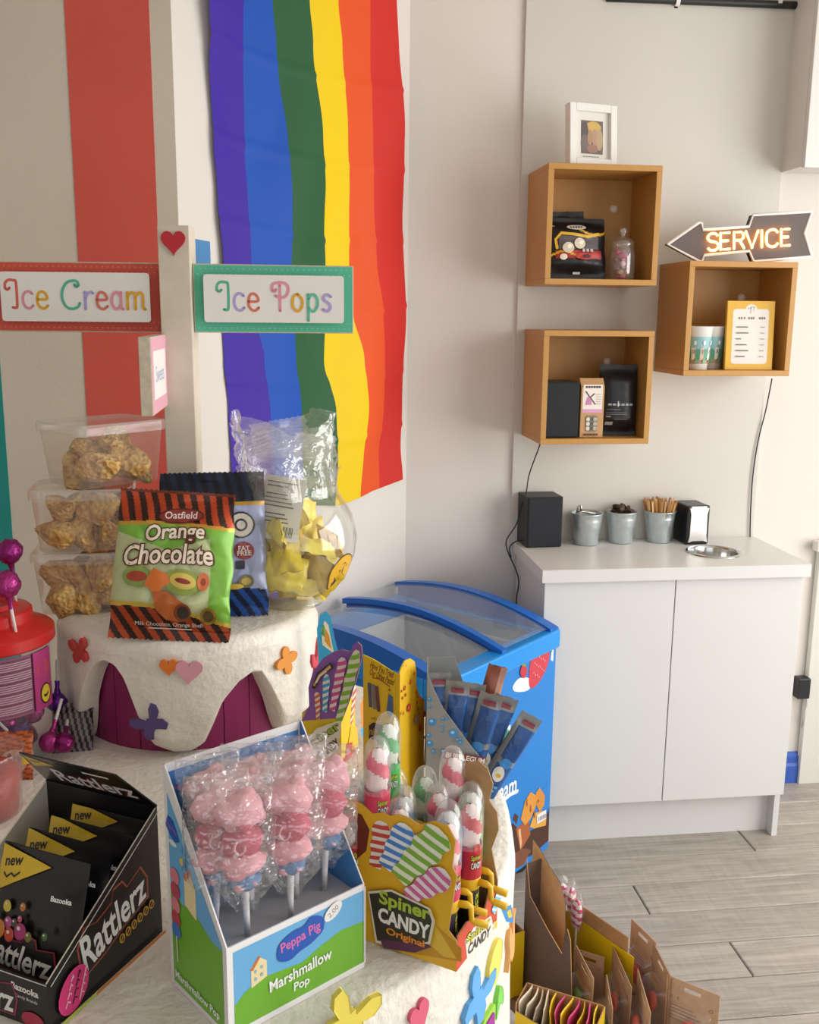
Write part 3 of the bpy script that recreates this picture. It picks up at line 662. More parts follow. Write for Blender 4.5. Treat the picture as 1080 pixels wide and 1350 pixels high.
# ================================================================== RAINBOW FLAG
ROWS = [(-70, (258, 312, 352, 396, 438, 484, 517)), (0, (265, 318, 358, 402, 443, 487, 520)), (60, (270, 319, 363, 407, 450, 487, 521)), (180, (277, 321, 374, 418, 456, 487, 525)), (260, (283, 323, 376, 424, 459, 488, 528)), (350, (290, 327, 377, 428, 459, 492, 531)),
        (410, (291, 332, 383, 428, 462, 497, 531)), (475, (294, 345, 386, 426, 472, 501, 530)), (540, (300, 352, 394, 438, 477, 502, 529)), (600, (303, 350, 396, 440, 473, 498, 527)), (652, (306, 350, 396, 438, 470, 499, 530))]
def flagrow(y):
    for k in range(len(ROWS)-1):
        y0, a = ROWS[k]; y1, c = ROWS[k+1]
        if y <= y1 or k == len(ROWS)-2:
            t_ = (y-y0)/(y1-y0); t_ = t_*t_*(3-2*t_); return [p+(q-p)*t_ for p, q in zip(a, c)]
flag = thing('rainbow_flag', 'six-striped rainbow flag hanging vertically on the wall above the freezer', 'flag', TR(FP.x, FP.y, 0))
FO = Vector((FP.x, FP.y, 0))
def flagpt(si, u, v):
    y = -70+722*v; r = flagrow(y); x = r[si]+(r[si+1]-r[si])*u
    yy = y + (.0 if v < .8 else (v-.8)/.2*(14-34*max(0, (x-440)/90)))          # hem rises towards the red edge
    p = PL(x, yy, FP, FN); s = (p-FO).dot(FD)
    bump = .012+.010*math.sin(s*17+p.z*3.1)+.007*math.sin(p.z*9+s*6)+.008*noise.noise(Vector((s*5, p.z*4, 1)))
    crease = 0
    for zc in (1.30, 1.47, 1.66, 1.86, 2.06, 2.28): crease = max(crease, .005*max(0, 1-abs(p.z-zc+.03*math.sin(s*4))/.012))
    return p + FN*(max(.004, bump)+crease) - FO
for si, col in enumerate(['3b1fa0', '0f4fb4', '235a34', 'ecc900', 'e2521c', 'cf2a22']):
    b = MB(); b.grid(lambda u, v: flagpt(si, u, v), 10, 110, P(col, .62, spec=.35, bump=.05, bscale=700)); b.build('stripe', flag, smooth=True)
# ================================================================== CAKE DISPLAY STAND
T1, T2 = .95, 1.14
C1 = Vector((-.2, 1.3, 0)); R1 = .505
C2 = Vector((-.176, 1.675, 0)); R2 = .212
icing = P('e8e3d9', .42, spec=.5, noise_amt=.03, nscale=20, bump=.7, bscale=80)
side1 = P('e8e3d9', .6, noise_amt=.03, nscale=25, bump=.9, bscale=80)
mag = P('8f2460', .45, noise_amt=.05, nscale=12)
cake = thing('cake_display_stand', 'tiered giant cake display stand with white icing drips over magenta', 'display stand', TR(C1.x, C1.y, 0))
n1 = lambda a, k: 1+.012*math.sin(5*a+k)+.008*math.sin(11*a+2*k)
def lower(u, v):
    a = 2*math.pi*u
    prof = [(1.0, 0), (1.0, .3), (1.0, .6), (1.003, .85), (1.004, .915), (.999, .935), (.985, .946), (.96, T1), (.5, T1), (.001, T1)]
    f = v*(len(prof)-1); i = min(int(f), len(prof)-2); t_ = f-i
    r = prof[i][0]*(1-t_)+prof[i+1][0]*t_; z = prof[i][1]*(1-t_)+prof[i+1][1]*t_
    r *= 1+.218*max(0, math.cos(a-math.radians(105)))**1.5          # the board is longer towards the back
    w = .004*noise.noise(Vector((math.cos(a)*6, math.sin(a)*6, z*7)))*(1 if z < T1-.003 else 0)
    return (R1*r*math.cos(a)+w*math.cos(a), R1*r*math.sin(a)+w*math.sin(a), z)
MB().grid(lower, 120, 36, side1).build('lower_tier', cake, smooth=True)
# magenta drum of the upper tier, built from upright boards
o2 = C2-C1
for k in range(26):
    a0 = 2*math.pi*k/26+.004; a1 = 2*math.pi*(k+1)/26-.004; rr = R2-.027
    b = MB(); pts = []
    for a in (a0, (a0+a1)/2, a1): pts.append((rr*math.cos(a), rr*math.sin(a)))
    for a in (a1, (a0+a1)/2, a0): pts.append(((rr-.012)*math.cos(a), (rr-.012)*math.sin(a)))
    b.prism(pts, T1-.004, T2-.02, mag); b.build('drum_board', cake, M=TR(o2.x, o2.y, 0))
# icing with drips: lower edge as a function of the angle seen from the camera side
AF = math.atan2(-C2.y, -C2.x)           # direction from the tier centre to the camera
def cylhit(px, py, c_, r_):
    d = ray(px, py); A_ = d.x**2+d.y**2; B_ = -2*(d.x*c_.x+d.y*c_.y); C_ = c_.x**2+c_.y**2-r_*r_
    return CAM+d*((-B_-math.sqrt(max(0, B_*B_-4*A_*C_)))/(2*A_))
keys = []
for px_, py_ in [(113, 971), (118, 928), (126, 889), (134, 874), (144, 869), (157, 876), (169, 897), (179, 928), (188, 959), (204, 983), (231, 994), (254, 992), (270, 981), (282, 955), (293, 928), (313, 901), (330, 887), (341, 889), (351, 909), (361, 940), (371, 963), (381, 973)]:
    p = cylhit(px_, py_, C2, R2-.006); d_ = (math.atan2(p.y-C2.y, p.x-C2.x)-AF+math.pi) % (2*math.pi)-math.pi; keys.append((d_, max(-.001, p.z-T1-.002)))
keys.sort(); k0, k1 = keys[0][0], keys[-1][0]
keys = [(-3.2, .0), (-2.7, .12), (-2.3, .13), (-1.9, .0), ((k0-1.9)/2, 0), (k0-.04, 0)]+keys+[(k1+.04, 0), (1.5, 0), (1.9, .0), (2.3, .13), (2.7, .12), (3.2, 0)]
def dripz(a):
    d = (a-AF+math.pi) % (2*math.pi)-math.pi
    for (x0, y0), (x1, y1) in zip(keys, keys[1:]):
        if x0 <= d <= x1: t_ = (d-x0)/(x1-x0); return y0+(y1-y0)*t_
    return 0
def ice(u, v):
    a = 2*math.pi*u; zb = T1+.002+max(-.001, dripz(a))
    if v < .6:
        t_ = v/.6; z = zb+(T2-.02-zb)*t_; th = .003+.020*min(1, t_*6)**.5 - (0 if t_ > 0 else .010)
        r = (R2-.0255 if t_ == 0 else R2-.016+th) + .006*noise.noise(Vector((math.cos(a)*4, math.sin(a)*4, z*14)))
    elif v < .8:
        t_ = (v-.6)/.2; r = R2+.005-.018*(1-math.cos(t_*math.pi/2))+.004*noise.noise(Vector((math.cos(a)*4, math.sin(a)*4, 3))); z = T2-.02+.02*math.sin(t_*math.pi/2)
    else:
        t_ = (v-.8)/.2; r = (R2-.013)*(1-t_)+.0005; z = T2
    return (r*math.cos(a), r*math.sin(a), z)
MB().grid(ice, 240, 50, icing).build('icing', cake, smooth=True, M=TR(o2.x, o2.y, 0))
# foam stickers
def sticker(tier, px, py, shape, col, th=.005, name='foam_sticker', tilt=0., deep=None):
    """flat foam cut-out on a tier wall at the point a pixel sees"""
    c_, r_ = (C1, R1+.002) if tier == 1 else (C2, R2+.006)
    d = ray(px, py); A_ = d.x**2+d.y**2; B_ = -2*(d.x*c_.x+d.y*c_.y); C_ = c_.x**2+c_.y**2-r_*r_
    q = B_*B_-4*A_*C_
    t_ = (-B_-math.sqrt(max(0, q)))/(2*A_); p = CAM+d*t_
    n = Vector((p.x-c_.x, p.y-c_.y, 0)).normalized(); U = Vector((-n.y, n.x, 0))
    if deep: p = p+n*deep
    b = MB(); b.prism(shape, -.001, th, P(col, .7), FR(p-Vector((C1.x, C1.y, 0)), U, (0, 0, 1), n) @ RZ(tilt)); return b.build(name, cake, bevel=.0008)
def butterfly(s, rot=0.):
    h = [(0, -.28), (.1, -.33), (.3, -.52), (.48, -.4), (.45, -.15), (.3, -.03), (.52, .12), (.6, .35), (.5, .52), (.3, .42), (.08, .12), (0, .18)]
    pts = h+[(-x, y) for x, y in reversed(h[1:-1])]; c_, q = math.cos(rot), math.sin(rot)
    return [(s*(x*c_-y*q), s*(x*q+y*c_)) for x, y in pts]
def cross4(s, rot=0.):
    o = []
    for k in range(48):
        a = 2*math.pi*k/48; r = s*(.23+.27*abs(math.cos(2*a))**1.2); o.append((r*math.cos(a+rot), r*math.sin(a+rot)))
    return o
def blobshape(pts, s, rot=0.): 
    c_, q = math.cos(rot), math.sin(rot); return [(s*(x*c_-y*q), s*(x*q+y*c_)) for x, y in [p[:2] for p in catmull([Vector((*p, 0)) for p in pts], 4, True)]]
sticker(2, 106, 857, butterfly(.037, .3), 'c7453f', name='butterfly_sticker')
sticker(2, 223, 880, heart2d(0, 0, .028, .026), 'e07a2c', name='heart_sticker')
sticker(2, 249, 886, heart2d(0, 0, .041, .038, -.1), 'd99aa8', name='heart_sticker')
sticker(2, 199, 952, butterfly(.045, .7), '5a4a80', name='butterfly_sticker')
sticker(2, 376, 870, cross4(.050, .2), 'e0913a', name='flower_sticker')
sticker(2, 414, 872, butterfly(.06, .2), 'c8424c', name='butterfly_sticker')
sticker(1, 460, 1340, butterfly(.052, -.5), 'e8d65a', name='butterfly_sticker')
sticker(1, 551, 1337, heart2d(0, 0, .030, .034, .35), 'd9607c', name='heart_sticker')
sticker(1, 628, 1312, butterfly(.062, -.6), '62a9e4', name='butterfly_sticker')
sticker(1, 648, 1272, blobshape([(0, -.5), (.2, -.45), (.42, 0), (.35, .5), (0, .62), (-.35, .35), (-.4, -.15)], .050, -.2), 'ead867', name='balloon_sticker')
sticker(1, 654, 1318, blobshape([(-.4, -.5), (0, -.1), (.4, -.4), (.35, .2), (0, .6), (-.3, .25)], .034), '7fce5a', name='leaf_sticker')
sticker(1, 670, 1243, blobshape([(-.5, -.6), (-.15, -.35), (.1, -.65), (.5, -.55), (.45, 0), (.35, .5), (.5, .8), (.1, .75), (0, .3), (-.3, .7), (-.5, .4), (-.35, -.1)], .045), 'e3a868', name='animal_sticker')
sticker(1, 640, 1352, rrect(-.02, -.02, .02, .02, .006), '9bd04a', name='square_sticker'); sticker(1, 640, 1352, rrect(-.013, -.013, .013, .013, .004), 'a0309a', th=.007, name='square_sticker')
# ================================================================== SIGN POST
pb = Vector((0, 0, 0)); pz = ZP(236, 400, 1.66)
PX, PY = pz.x, pz.y
ptop = VA(231, 297, Vector((PX, PY-.025, 0))).z
post_a = -.10
sp = thing('sign_post', 'cream wooden sign post with pastel direction boards on the cake', 'sign post', TR(PX, PY, T2) @ RZ(post_a))
cream = P('d3c9b8', .7, noise_amt=.06, nscale=30); wood = P('c7bba6', .8, noise_amt=.15, nscale=90)
hp = ptop-T2
MB().box(-.026, .026, -.026, .026, 0, hp, cream).build('post', sp, bevel=.0015)
o = MB().prism(heart2d(0, hp-.029, .040, .039), 0, .004, P('b9222f', .6), TR(0, -.026, 0) @ UPRIGHT).build('heart_cutout', sp, bevel=.001)
LET = {  # monoline script letters: (width, strokes)
 'I': (.5, [[(.02, .72), (.04, .9), (.16, 1), (.34, .99), (.42, .9), (.42, .12), (.36, .02), (.26, .03)], [(.02, .72), (.1, .66), (.18, .72)]]),
 'c': (.42, [[(.38, .52), (.28, .6), (.14, .57), (.05, .42), (.05, .2), (.14, .04), (.28, 0), (.40, .1)]]),
 'e': (.44, [[(.06, .32), (.38, .34), (.36, .5), (.24, .6), (.12, .56), (.05, .4), (.05, .2), (.14, .04), (.28, 0), (.41, .1)]]),
 'C': (.72, [[(.66, .84), (.62, .97), (.46, 1), (.24, .92), (.08, .66), (.06, .34), (.2, .06), (.42, 0), (.62, .08), (.68, .2)], [(.66, .84), (.58, .78), (.52, .86)]]),
 'r': (.36, [[(.07, 0), (.07, .6)], [(.07, .36), (.16, .54), (.28, .6), (.35, .56)]]),
 'a': (.46, [[(.38, .46), (.26, .6), (.12, .55), (.05, .38), (.05, .2), (.14, .03), (.26, .02), (.38, .18)], [(.38, .6), (.38, .1), (.44, .0)]]),
 'm': (.72, [[(.06, 0), (.06, .6)], [(.06, .42), (.16, .58), (.28, .58), (.34, .46), (.34, 0)], [(.34, .42), (.44, .58), (.56, .58), (.62, .46), (.62, .08), (.7, 0)]]),
 'P': (.62, [[(.3, 0), (.3, .92)], [(.02, .74), (.04, .92), (.2, 1), (.42, 1), (.58, .9), (.6, .7), (.5, .52), (.3, .48), (.14, .54)], [(.02, .74), (.1, .68), (.16, .76)]]),
 'o': (.46, [[(.23, .6), (.1, .54), (.05, .36), (.06, .14), (.2, 0), (.32, .04), (.4, .22), (.38, .44), (.23, .6)]]),
 'p': (.46, [[(.07, .6), (.07, -.34)], [(.07, .42), (.18, .58), (.3, .58), (.4, .42), (.4, .2), (.3, .02), (.18, 0), (.07, .14)]]),
 's': (.38, [[(.34, .52), (.22, .6), (.1, .54), (.09, .42), (.2, .33), (.31, .24), (.32, .1), (.2, 0), (.05, .07)]]), ' ': (.26, [])}
def script(pr, s, x, y, h, cols, w):
    for ch, c_ in zip(s, cols):
        lw, st = LET[ch]
        for pl in st: pr.stroke([p[:2] for p in catmull([Vector((x+px_*h, y+py_*h, 0)) for px_, py_ in pl], 4)], w, P(c_, .6))
        x += (lw+.09)*h
def wordw(s, h): return sum(LET[c_][0]+.09 for c_ in s)*h
def board(M, L_, H_, border, name_cols, word, cols, lh, th=.018, vertical=False):
    b = MB(); b.box(0, L_, 0, th, 0, H_, wood); o = b.build('sign_board', sp, bevel=.001, M=M)
    pr = Print(UPRIGHT); bm = P(border, .65, noise_amt=.05, nscale=300)
    pr.rect(.002, .002, L_-.002, H_-.002, bm); mg = .0175
    light = P(name_cols, .65)
    for i in range(int(L_/.009)):                              # tiny dots printed on the border
        for yy in (.008, .017, H_-.017, H_-.008): pr.ell(.008+i*.009+(.0045 if int(yy*1000) % 2 else 0), yy, .0013, .0013, light, n=6)
    pr.rect(mg, mg, L_-mg, H_-mg, P('e4e0da', .65), r=.005)
    ww = wordw(word, lh); script(pr, word, L_/2-ww/2+.045*lh, H_/2-lh*.42, lh, cols, lh*.10)
    pr.build('sign_face', o)
    return o
zb = VA(365, 439, Vector((PX+.14, PY, 0))).z; bh = .113
zl = zb-T2
Mi = Matrix.Identity(4)
R_ = lambda a: RZ(a-post_a)
# right-hand board, left-hand board, board towards the room, blue board behind
board(TR(.027, -.012, zl) @ R_(.03), .268, bh, '57b795', '7cccb0', 'Ice Pops', ['4fae8f', 'a99ad0', 'd0705a', 'ffffff', 'd98c9c', 'd8a01e', '5ab596', 'a99ad0'], .046)
zl2 = VA(100, 438, Vector((PX-.17, PY, 0))).z-T2
board(TR(-.027-.278, -.012, zl2) @ R_(-.06), .278, bh+.002, 'cf5443', 'e07a68', 'Ice Cream', ['d0604f', 'd98c9c', 'd8a01e', 'ffffff', '4fae8f', 'a99ad0', 'd0705a', 'd98c9c', 'd8a01e'], .0455)
# the sweets board points towards the camera; its printed face looks right
zs = VA(228, 540, Vector((PX, PY-.1, 0))).z-T2
sa = math.atan2(-PY, -PX-.0)            # towards the camera
o = MB().box(0, .19, -.018, 0, 0, .118, wood).build('sign_board', sp, bevel=.001, M=TR(-.020, -.020, zs) @ RZ(sa-post_a-.105))
pr = Print(TR(.19, 0, 0) @ FR((0, 0, 0), (-1, 0, 0), (0, 0, 1), (0, 1, 0)))
pr.rect(.002, .002, .188, .116, P('dda3b4', .65)); pr.rect(.022, .022, .168, .096, P('e6e2df', .65), r=.004)
pr.text('Sweets', .095, .06, P('9aa6c8', .6), w=.1); pr.build('sign_face', o)
MB().box(0, .1, 0, .016, 0, .09, P('3f7fb5', .6)).build('sign_board', sp, bevel=.001, M=TR(.012, .027, hp-.105) @ RZ(1.35))
# ================================================================== HONEYCOMB TUBS
def loft(b, secs, mat, cap0=True, cap1=False, n=5):
    """stack of rounded rectangles (hx, hy, r, z)"""
    rings = [[(x, y, z) for x, y in rrect(-hx, -hy, hx, hy, r, n)] for hx, hy, r, z in secs]; N = len(rings[0])
    vs = [p for r_ in rings for p in r_]; fs = []
    for i in range(len(rings)-1):
        for k in range(N): fs.append((i*N+k, i*N+(k+1) % N, (i+1)*N+(k+1) % N, (i+1)*N+k))
    if cap0: fs.append(tuple(reversed(range(N))))
    if cap1: fs.append(tuple((len(rings)-1)*N+k for k in range(N)))
    return b.add(vs, fs, mat)
def honeymat():
    m = bpy.data.materials.new('honeycomb_toffee'); m.use_nodes = True; nt = m.node_tree; b = nt.nodes['Principled BSDF']
    tc = nt.nodes.new('ShaderNodeTexCoord'); oi = nt.nodes.new('ShaderNodeObjectInfo')
    v = nt.nodes.new('ShaderNodeTexVoronoi'); v.inputs['Scale'].default_value = 5.5; nt.links.new(tc.outputs['Object'], v.inputs['Vector'])
    n = nt.nodes.new('ShaderNodeTexNoise'); n.inputs['Scale'].default_value = 2.2; n.inputs['Detail'].default_value = 5; nt.links.new(tc.outputs['Object'], n.inputs['Vector'])
    cr = nt.nodes.new('ShaderNodeValToRGB'); e = cr.color_ramp.elements; e[0].position = .36; e[0].color = (*lin('c2883f'), 1); e[1].position = .64; e[1].color = (*lin('f3cb80'), 1)
    nt.links.new(n.outputs['Fac'], cr.inputs[0])
    nt.links.new(cr.outputs[0], b.inputs['Base Color'])
    bp = nt.nodes.new('ShaderNodeBump'); bp.inputs['Strength'].default_value = 1.; bp.inputs['Distance'].default_value = .009
    nt.links.new(v.outputs['Distance'], bp.inputs['Height']); nt.links.new(bp.outputs[0], b.inputs['Normal']); b.inputs['Roughness'].default_value = .6
    b.inputs['Subsurface Weight'].default_value = .0
    return m
HM = honeymat()
def chunkmesh(seed):
    r = random.Random(seed); b = MB(); vs = []; fs = []; seg, rings = 14, 10
    ax = Vector((r.uniform(.9, 1.25), r.uniform(.75, 1.0), r.uniform(.6, .85)))
    planes = [(Vector((r.gauss(0, 1), r.gauss(0, 1), r.gauss(0, 1))).normalized(), r.uniform(.5, .66)) for _ in range(13)]
    for j in range(rings+1):
        for k in range(seg):
            ph = math.pi*j/rings; th = 2*math.pi*k/seg; d = Vector((math.sin(ph)*math.cos(th), math.sin(ph)*math.sin(th), -math.cos(ph)))
            R_ = 1.
            for n_, h_ in planes:
                c_ = d.dot(n_)
                if c_ > .05: R_ = min(R_, h_/c_)
            R_ *= 1+.08*noise.noise(d*4+Vector((seed, 0, 0))); vs.append((d.x*R_*ax.x, d.y*R_*ax.y, d.z*R_*ax.z))
    for j in range(rings):
        for k in range(seg): fs.append((j*seg+k, j*seg+(k+1) % seg, (j+1)*seg+(k+1) % seg, (j+1)*seg+k))
    b.add(vs, fs, HM); return b
chunks0 = [chunkmesh(k) for k in range(5)]
cm = {}
tubm = CLEAR('f3ece0', .13, .95, .12, edge=1.45); lidm = CLEAR('f1eee8', .2, .95, .15, edge=1.5)
def honey_tub(M, label, clab, lx, ly, H_, seed, fill):
    t = thing('honeycomb_tub', label, 'tub', M, 'clear tubs of honeycomb')
    b = MB(); loft(b, [(lx*.42, ly*.40, .012, .0005), (lx*.44, ly*.42, .018, .004), (lx*.49, ly*.485, .02, H_*.86), (lx*.497, ly*.492, .02, H_*.87)], tubm); b.build('tub_body', t, angle=.7)
    b = MB(); loft(b, [(lx*.515, ly*.515, .022, H_*.83), (lx*.52, ly*.52, .022, H_*.90), (lx*.517, ly*.517, .022, H_*.975), (lx*.505, ly*.505, .02, H_*.999), (lx*.49, ly*.487, .018, H_*.999), (lx*.482, ly*.478, .016, H_*.955)], lidm, cap0=False, cap1=True); b.build('lid', t, angle=.7)
    r = random.Random(seed); k = 0
    for (fx, fy, fz, s) in fill:
        kk = (seed+k) % 5
        if kk not in cm: o = chunks0[kk].build('honeycomb_piece', angle=.45); cm[kk] = o
        else: o = cm[kk].copy(); COL.objects.link(o)
        o.matrix_world = M @ TR(fx*lx*.5, fy*ly*.5, fz*H_) @ Matrix.Rotation(r.random()*6, 4, Vector((r.gauss(0, 1), r.gauss(0, 1), r.gauss(0, 1)))) @ Matrix.Scale(s*1.55, 4)
        tag(o, clab, 'honeycomb', clab); k += 1
    return t
tz = .1045
qt = G(112, 806, T2); tb = TR(qt.x, qt.y+.035, T2+.0005) @ RZ(.06)
fillA = [(-.5, -.45, .26, .030), (.05, -.5, .24, .028), (.5, -.42, .27, .03), (-.45, .4, .26, .03), (.1, .4, .25, .03), (.52, .4, .27, .028), (-.3, -.3, .55, .031), (.35, -.38, .57, .033), (0, .3, .56, .03), (.5, .3, .6, .026)]
fillB = [(-.52, -.42, .3, .031), (.02, -.48, .27, .029), (.5, -.45, .25, .027), (-.4, .4, .28, .03), (.2, .4, .26, .03), (.55, .35, .27, .027), (-.42, -.35, .62, .027), (.22, -.35, .6, .034), (-.1, .35, .6, .03), (.5, .3, .58, .026)]
fillC = [(-.4, -.42, .3, .034), (.25, -.45, .28, .032), (.6, -.3, .27, .025), (-.45, .35, .28, .03), (.15, .38, .28, .031), (.55, .35, .28, .028), (.05, -.25, .52, .028), (-.25, .25, .54, .027), (.38, .15, .52, .028)]
honey_tub(tb, 'bottom tub of the honeycomb stack, standing on the cake', 'golden honeycomb piece in the bottom tub', .158, .122, tz, 1, fillA)
honey_tub(tb @ TR(.002, .0, tz+.0008) @ RZ(.03), 'middle tub of the honeycomb stack, between two other tubs', 'golden honeycomb piece in the middle tub', .158, .122, tz, 2, fillB)
honey_tub(tb @ TR(.034, .016, 2*(tz+.0008)) @ RZ(.68), 'top tub of the honeycomb stack, turned at an angle', 'golden honeycomb piece in the top tub', .172, .13, tz, 3, fillC)
# ================================================================== CHOCOLATE BAGS ON THE CAKE
def obag(u, v):
    if v > .985: return foil('6b2f17', .35, .3)
    s1 = ((u*9+v*3.2) % 1) < .5
    if v > .80-.05*abs(u-.45): return foil('b5431b', .3, .35) if s1 else foil('33170f', .3, .35)
    if v > .775-.05*abs(u-.45): return foil('c99a3c', .28, .5)
    lowb = .215-.10*u+.03*math.sin(u*4)
    if v < lowb: return foil('a8421a', .3, .35) if (((u*8+v*7.5) % 1) < .5) else foil('2d150f', .3, .35)
    if v < lowb+.03: return foil('c9b04a', .3, .4)
    return foil('79b03c', .3, .12) if (u > .82 or v > .6+.25*abs(u-.45)) else foil('b9c08f', .3, .1)
def odec(pr):
    pr.ell(.008, .189, .036, .012, P('4d1512', .4), .08); pr.ell(.008, .189, .033, .010, P('7d2420', .4), .08); pr.text('Oatfield', .008, .190, P('d9cfc6', .4), w=.05, bold=.01, rot=.06)
    cr, br = P('e9dcc6', .4), P('5a2413', .4)
    pr.logo('Orange', .002, .159, cr, br, .092, .031, rot=.09, arch=.003, bold=.02, eb=.075, shear=.15); pr.logo('Chocolate', -.006, .127, cr, br, .136, .031, rot=.05, arch=.004, bold=.02, eb=.075, shear=.15)
    pr.ell(-.052, .094, .022, .016, P('7f9347', .4)); pr.ell(-.052, .094, .016, .008, P('a33a22', .4)); pr.ell(.018, .088, .028, .02, P('8c9a45', .4), -.2); pr.ell(.018, .09, .02, .012, P('d1b957', .4), -.2); pr.ell(.018, .09, .012, .004, P('8a2a1c', .4), -.2)
    pr.poly([(-.04, .082), (-.028, .108), (-.018, .104), (-.006, .1), (.0, .088), (-.012, .078), (-.02, .068)], P('d8722d', .35)); pr.ell(.048, .09, .009, .014, P('d5743a', .4)); pr.ell(.048, .09, .004, .006, P('9b3b1a', .4))
    pr.poly([(-.028, .072), (-.006, .074), (.028, .052), (.03, .036), (.018, .028), (-.004, .03), (-.02, .045)], P('b35c22', .3)); pr.ell(.02, .042, .013, .014, P('7a3c18', .3), .2); pr.ell(.021, .042, .009, .010, P('33261f', .4), .2)
    pr.ell(.058, .038, .012, .013, P('9c7c2a', .3, metal=.5)); pr.ell(.058, .038, .008, .009, P('4f3d16', .4))
    pr.text('Milk Chocolate, Orange Shell', .0, .0225, P('cfc7bd', .5), w=.1); pr.rect(-.03, .016, .035, .0175, P('cfc7bd', .5))
q = G(222, 846, T2)
bagM = TR(q.x, q.y+.005, T2+.002) @ RZ(.0) @ RXm(-.26) @ RYm(.075)
bag('chocolate_bag', 'orange chocolate sweet bag with green panel and tiger stripes on the cake', 'sweet bag', bagM, .181, .226, .042, obag, foil('9a8f80', .4, .3), seed=3, crease=.0065, decorate=odec, nu=120, nv=150, taper=.04)
def bbag(u, v):
    if v > .8: return foil('1c2740', .3, .3) if ((u*9+v*3.2) % 1) < .5 else foil('10131f', .3, .3)
    if v > .77: return foil('c0963e', .28, .5)
    if v < .2-.1*u+.08: return foil('1d4f9c', .3, .35) if ((u*8+v*7) % 1) < .5 else foil('0e1d3f', .3, .35)
    return foil('a3abd0', .3, .15)
def bdec(pr):
    pr.ell(.047, .150, .022, .022, P('2b2320', .4)); pr.ell(.047, .150, .019, .019, P('ded7cb', .4)); pr.ell(.047, .150, .0105, .0105, P('2b2320', .4)); pr.ell(.047, .150, .007, .007, P('ded7cb', .4))
    pr.ell(.05, .108, .016, .015, P('8e1f22', .4)); pr.text('FAT', .05, .112, P('e6dcd6', .4), w=.018, bold=.02); pr.text('FREE', .05, .104, P('e6dcd6', .4), w=.022, bold=.02)
    pr.rect(.036, .078, .05, .092, P('2f2c38', .4)); pr.ell(.052, .058, .013, .011, P('6d6a4c', .4)); pr.ell(.052, .058, .008, .006, P('b7a24e', .4)); pr.ell(.03, .05, .018, .005, P('d2b548', .4))
q = G(292, 822, T2)
bag('chocolate_bag', 'blue and navy striped sweet bag half hidden behind the orange chocolate bag', 'sweet bag', TR(q.x-.01, q.y+.035, T2+.002) @ RZ(-.05) @ RXm(-.16) @ RYm(-.02), .168, .235, .04, bbag, foil('8c93a8', .4, .3), seed=8, crease=.006, decorate=bdec, nu=90, nv=110)
# ================================================================== FISH BOWL OF YELLOW PACKETS
q = G(383, 796, T2); BWL = Vector((q.x, q.y+.012, T2+.0008))
t = thing('glass_bowl_jar', 'round clear glass jar full of yellow packets on the cake', 'jar', TR(*BWL))
gm = CLEAR('f4f6f4', .05, 1, .03, edge=1.55, base=.08)
MB().lathe([(0, .004), (.05, .004), (.056, .0), (.058, .006), (.054, .014), (.074, .026), (.098, .052), (.113, .09), (.116, .12), (.108, .155), (.09, .184), (.082, .194), (.081, .206), (.085, .232), (.088, .236)], gm, 56).build('jar_body', t, smooth=True)
# sticker wrapped on the bowl
def bowlr(z):
    pr_ = [(.014, .054), (.026, .074), (.052, .098), (.09, .113), (.12, .116), (.155, .108), (.184, .09)]
    for (z0, r0), (z1, r1) in zip(pr_, pr_[1:]):
        if z0 <= z <= z1: return r0+(r1-r0)*(z-z0)/(z1-z0)
    return .054
fnb = lambda x, y, off: ((bowlr(y)+.0012+off)*math.cos(x), (bowlr(y)+.0012+off)*math.sin(x), y)
a0 = math.atan2(-BWL.y, -BWL.x)+.95
pr = Print(I4, fn=fnb)
def bell(cx, cy, rx, ry, m):
    n = 20; vs = [(cx, cy)]; fs = []
    for rr in (.5, 1.):
        vs += [(cx+rx*rr*math.cos(2*math.pi*k/n), cy+ry*rr*math.sin(2*math.pi*k/n)) for k in range(n)]
    for k in range(n): fs += [(0, 1+k, 1+(k+1) % n), (1+k, 1+n+k, 1+n+(k+1) % n, 1+(k+1) % n)]
    pr._put(vs, fs, m)
bell(a0, .066, .30, .034, P('4c3a1e', .4)); bell(a0, .066, .28, .0315, P('d9a826', .4))
pr.stroke([(a0-.08, .07), (a0+.1, .078)], .004, P('2c2416', .4)); pr.stroke([(a0+.02, .074), (a0-.0, .062)], .02, P('2c2416', .4), caps=False)
pr.build('round_sticker', t)
def packet(seed, w, h, mat, crk=.35):
    r = random.Random(seed); b = MB()
    def f(u, v, s):
        e = max(0, (1-abs(2*u-1)**2)*(1-abs(2*v-1)**2))**.5
        n = noise.noise(Vector((u*4+seed, v*4, s)))
        return ((u-.5)*w*(1-.25*e)+crk*w*.2*noise.noise(Vector((u*3, v*3, seed+4))), s*e*w*.22+n*w*.16*crk*2, (v-.5)*h+crk*h*.16*noise.noise(Vector((u*3, v*3, seed+9))))
    b.grid(lambda u, v: f(u, v, -1), 9, 12, mat); b.grid(lambda u, v: f(1-u, v, 1), 9, 12, mat); return b
yel = [P('f3d82c', .3, noise_amt=.15, nscale=60, coat=.3), P('f7e252', .28, noise_amt=.12, nscale=60, coat=.3), P('ecc61c', .32, noise_amt=.15, nscale=60, coat=.3)]
pk = [packet(k, .052, .068, yel[k % 3]).build('yellow_packet', smooth=True) for k in range(6)]
rb = random.Random(12)
spots = []
for zi, (z, nn, rr) in enumerate([(.036, 5, .042), (.036, 1, 0), (.07, 7, .066), (.07, 2, .02), (.105, 7, .07), (.105, 2, .025), (.138, 6, .06), (.138, 2, .02), (.165, 4, .045)]):
    for k in range(nn): a = 2*math.pi*(k+.5*zi)/nn+.2*rb.random(); spots.append((rr*math.cos(a), rr*math.sin(a), z+rb.uniform(-.006, .006)))
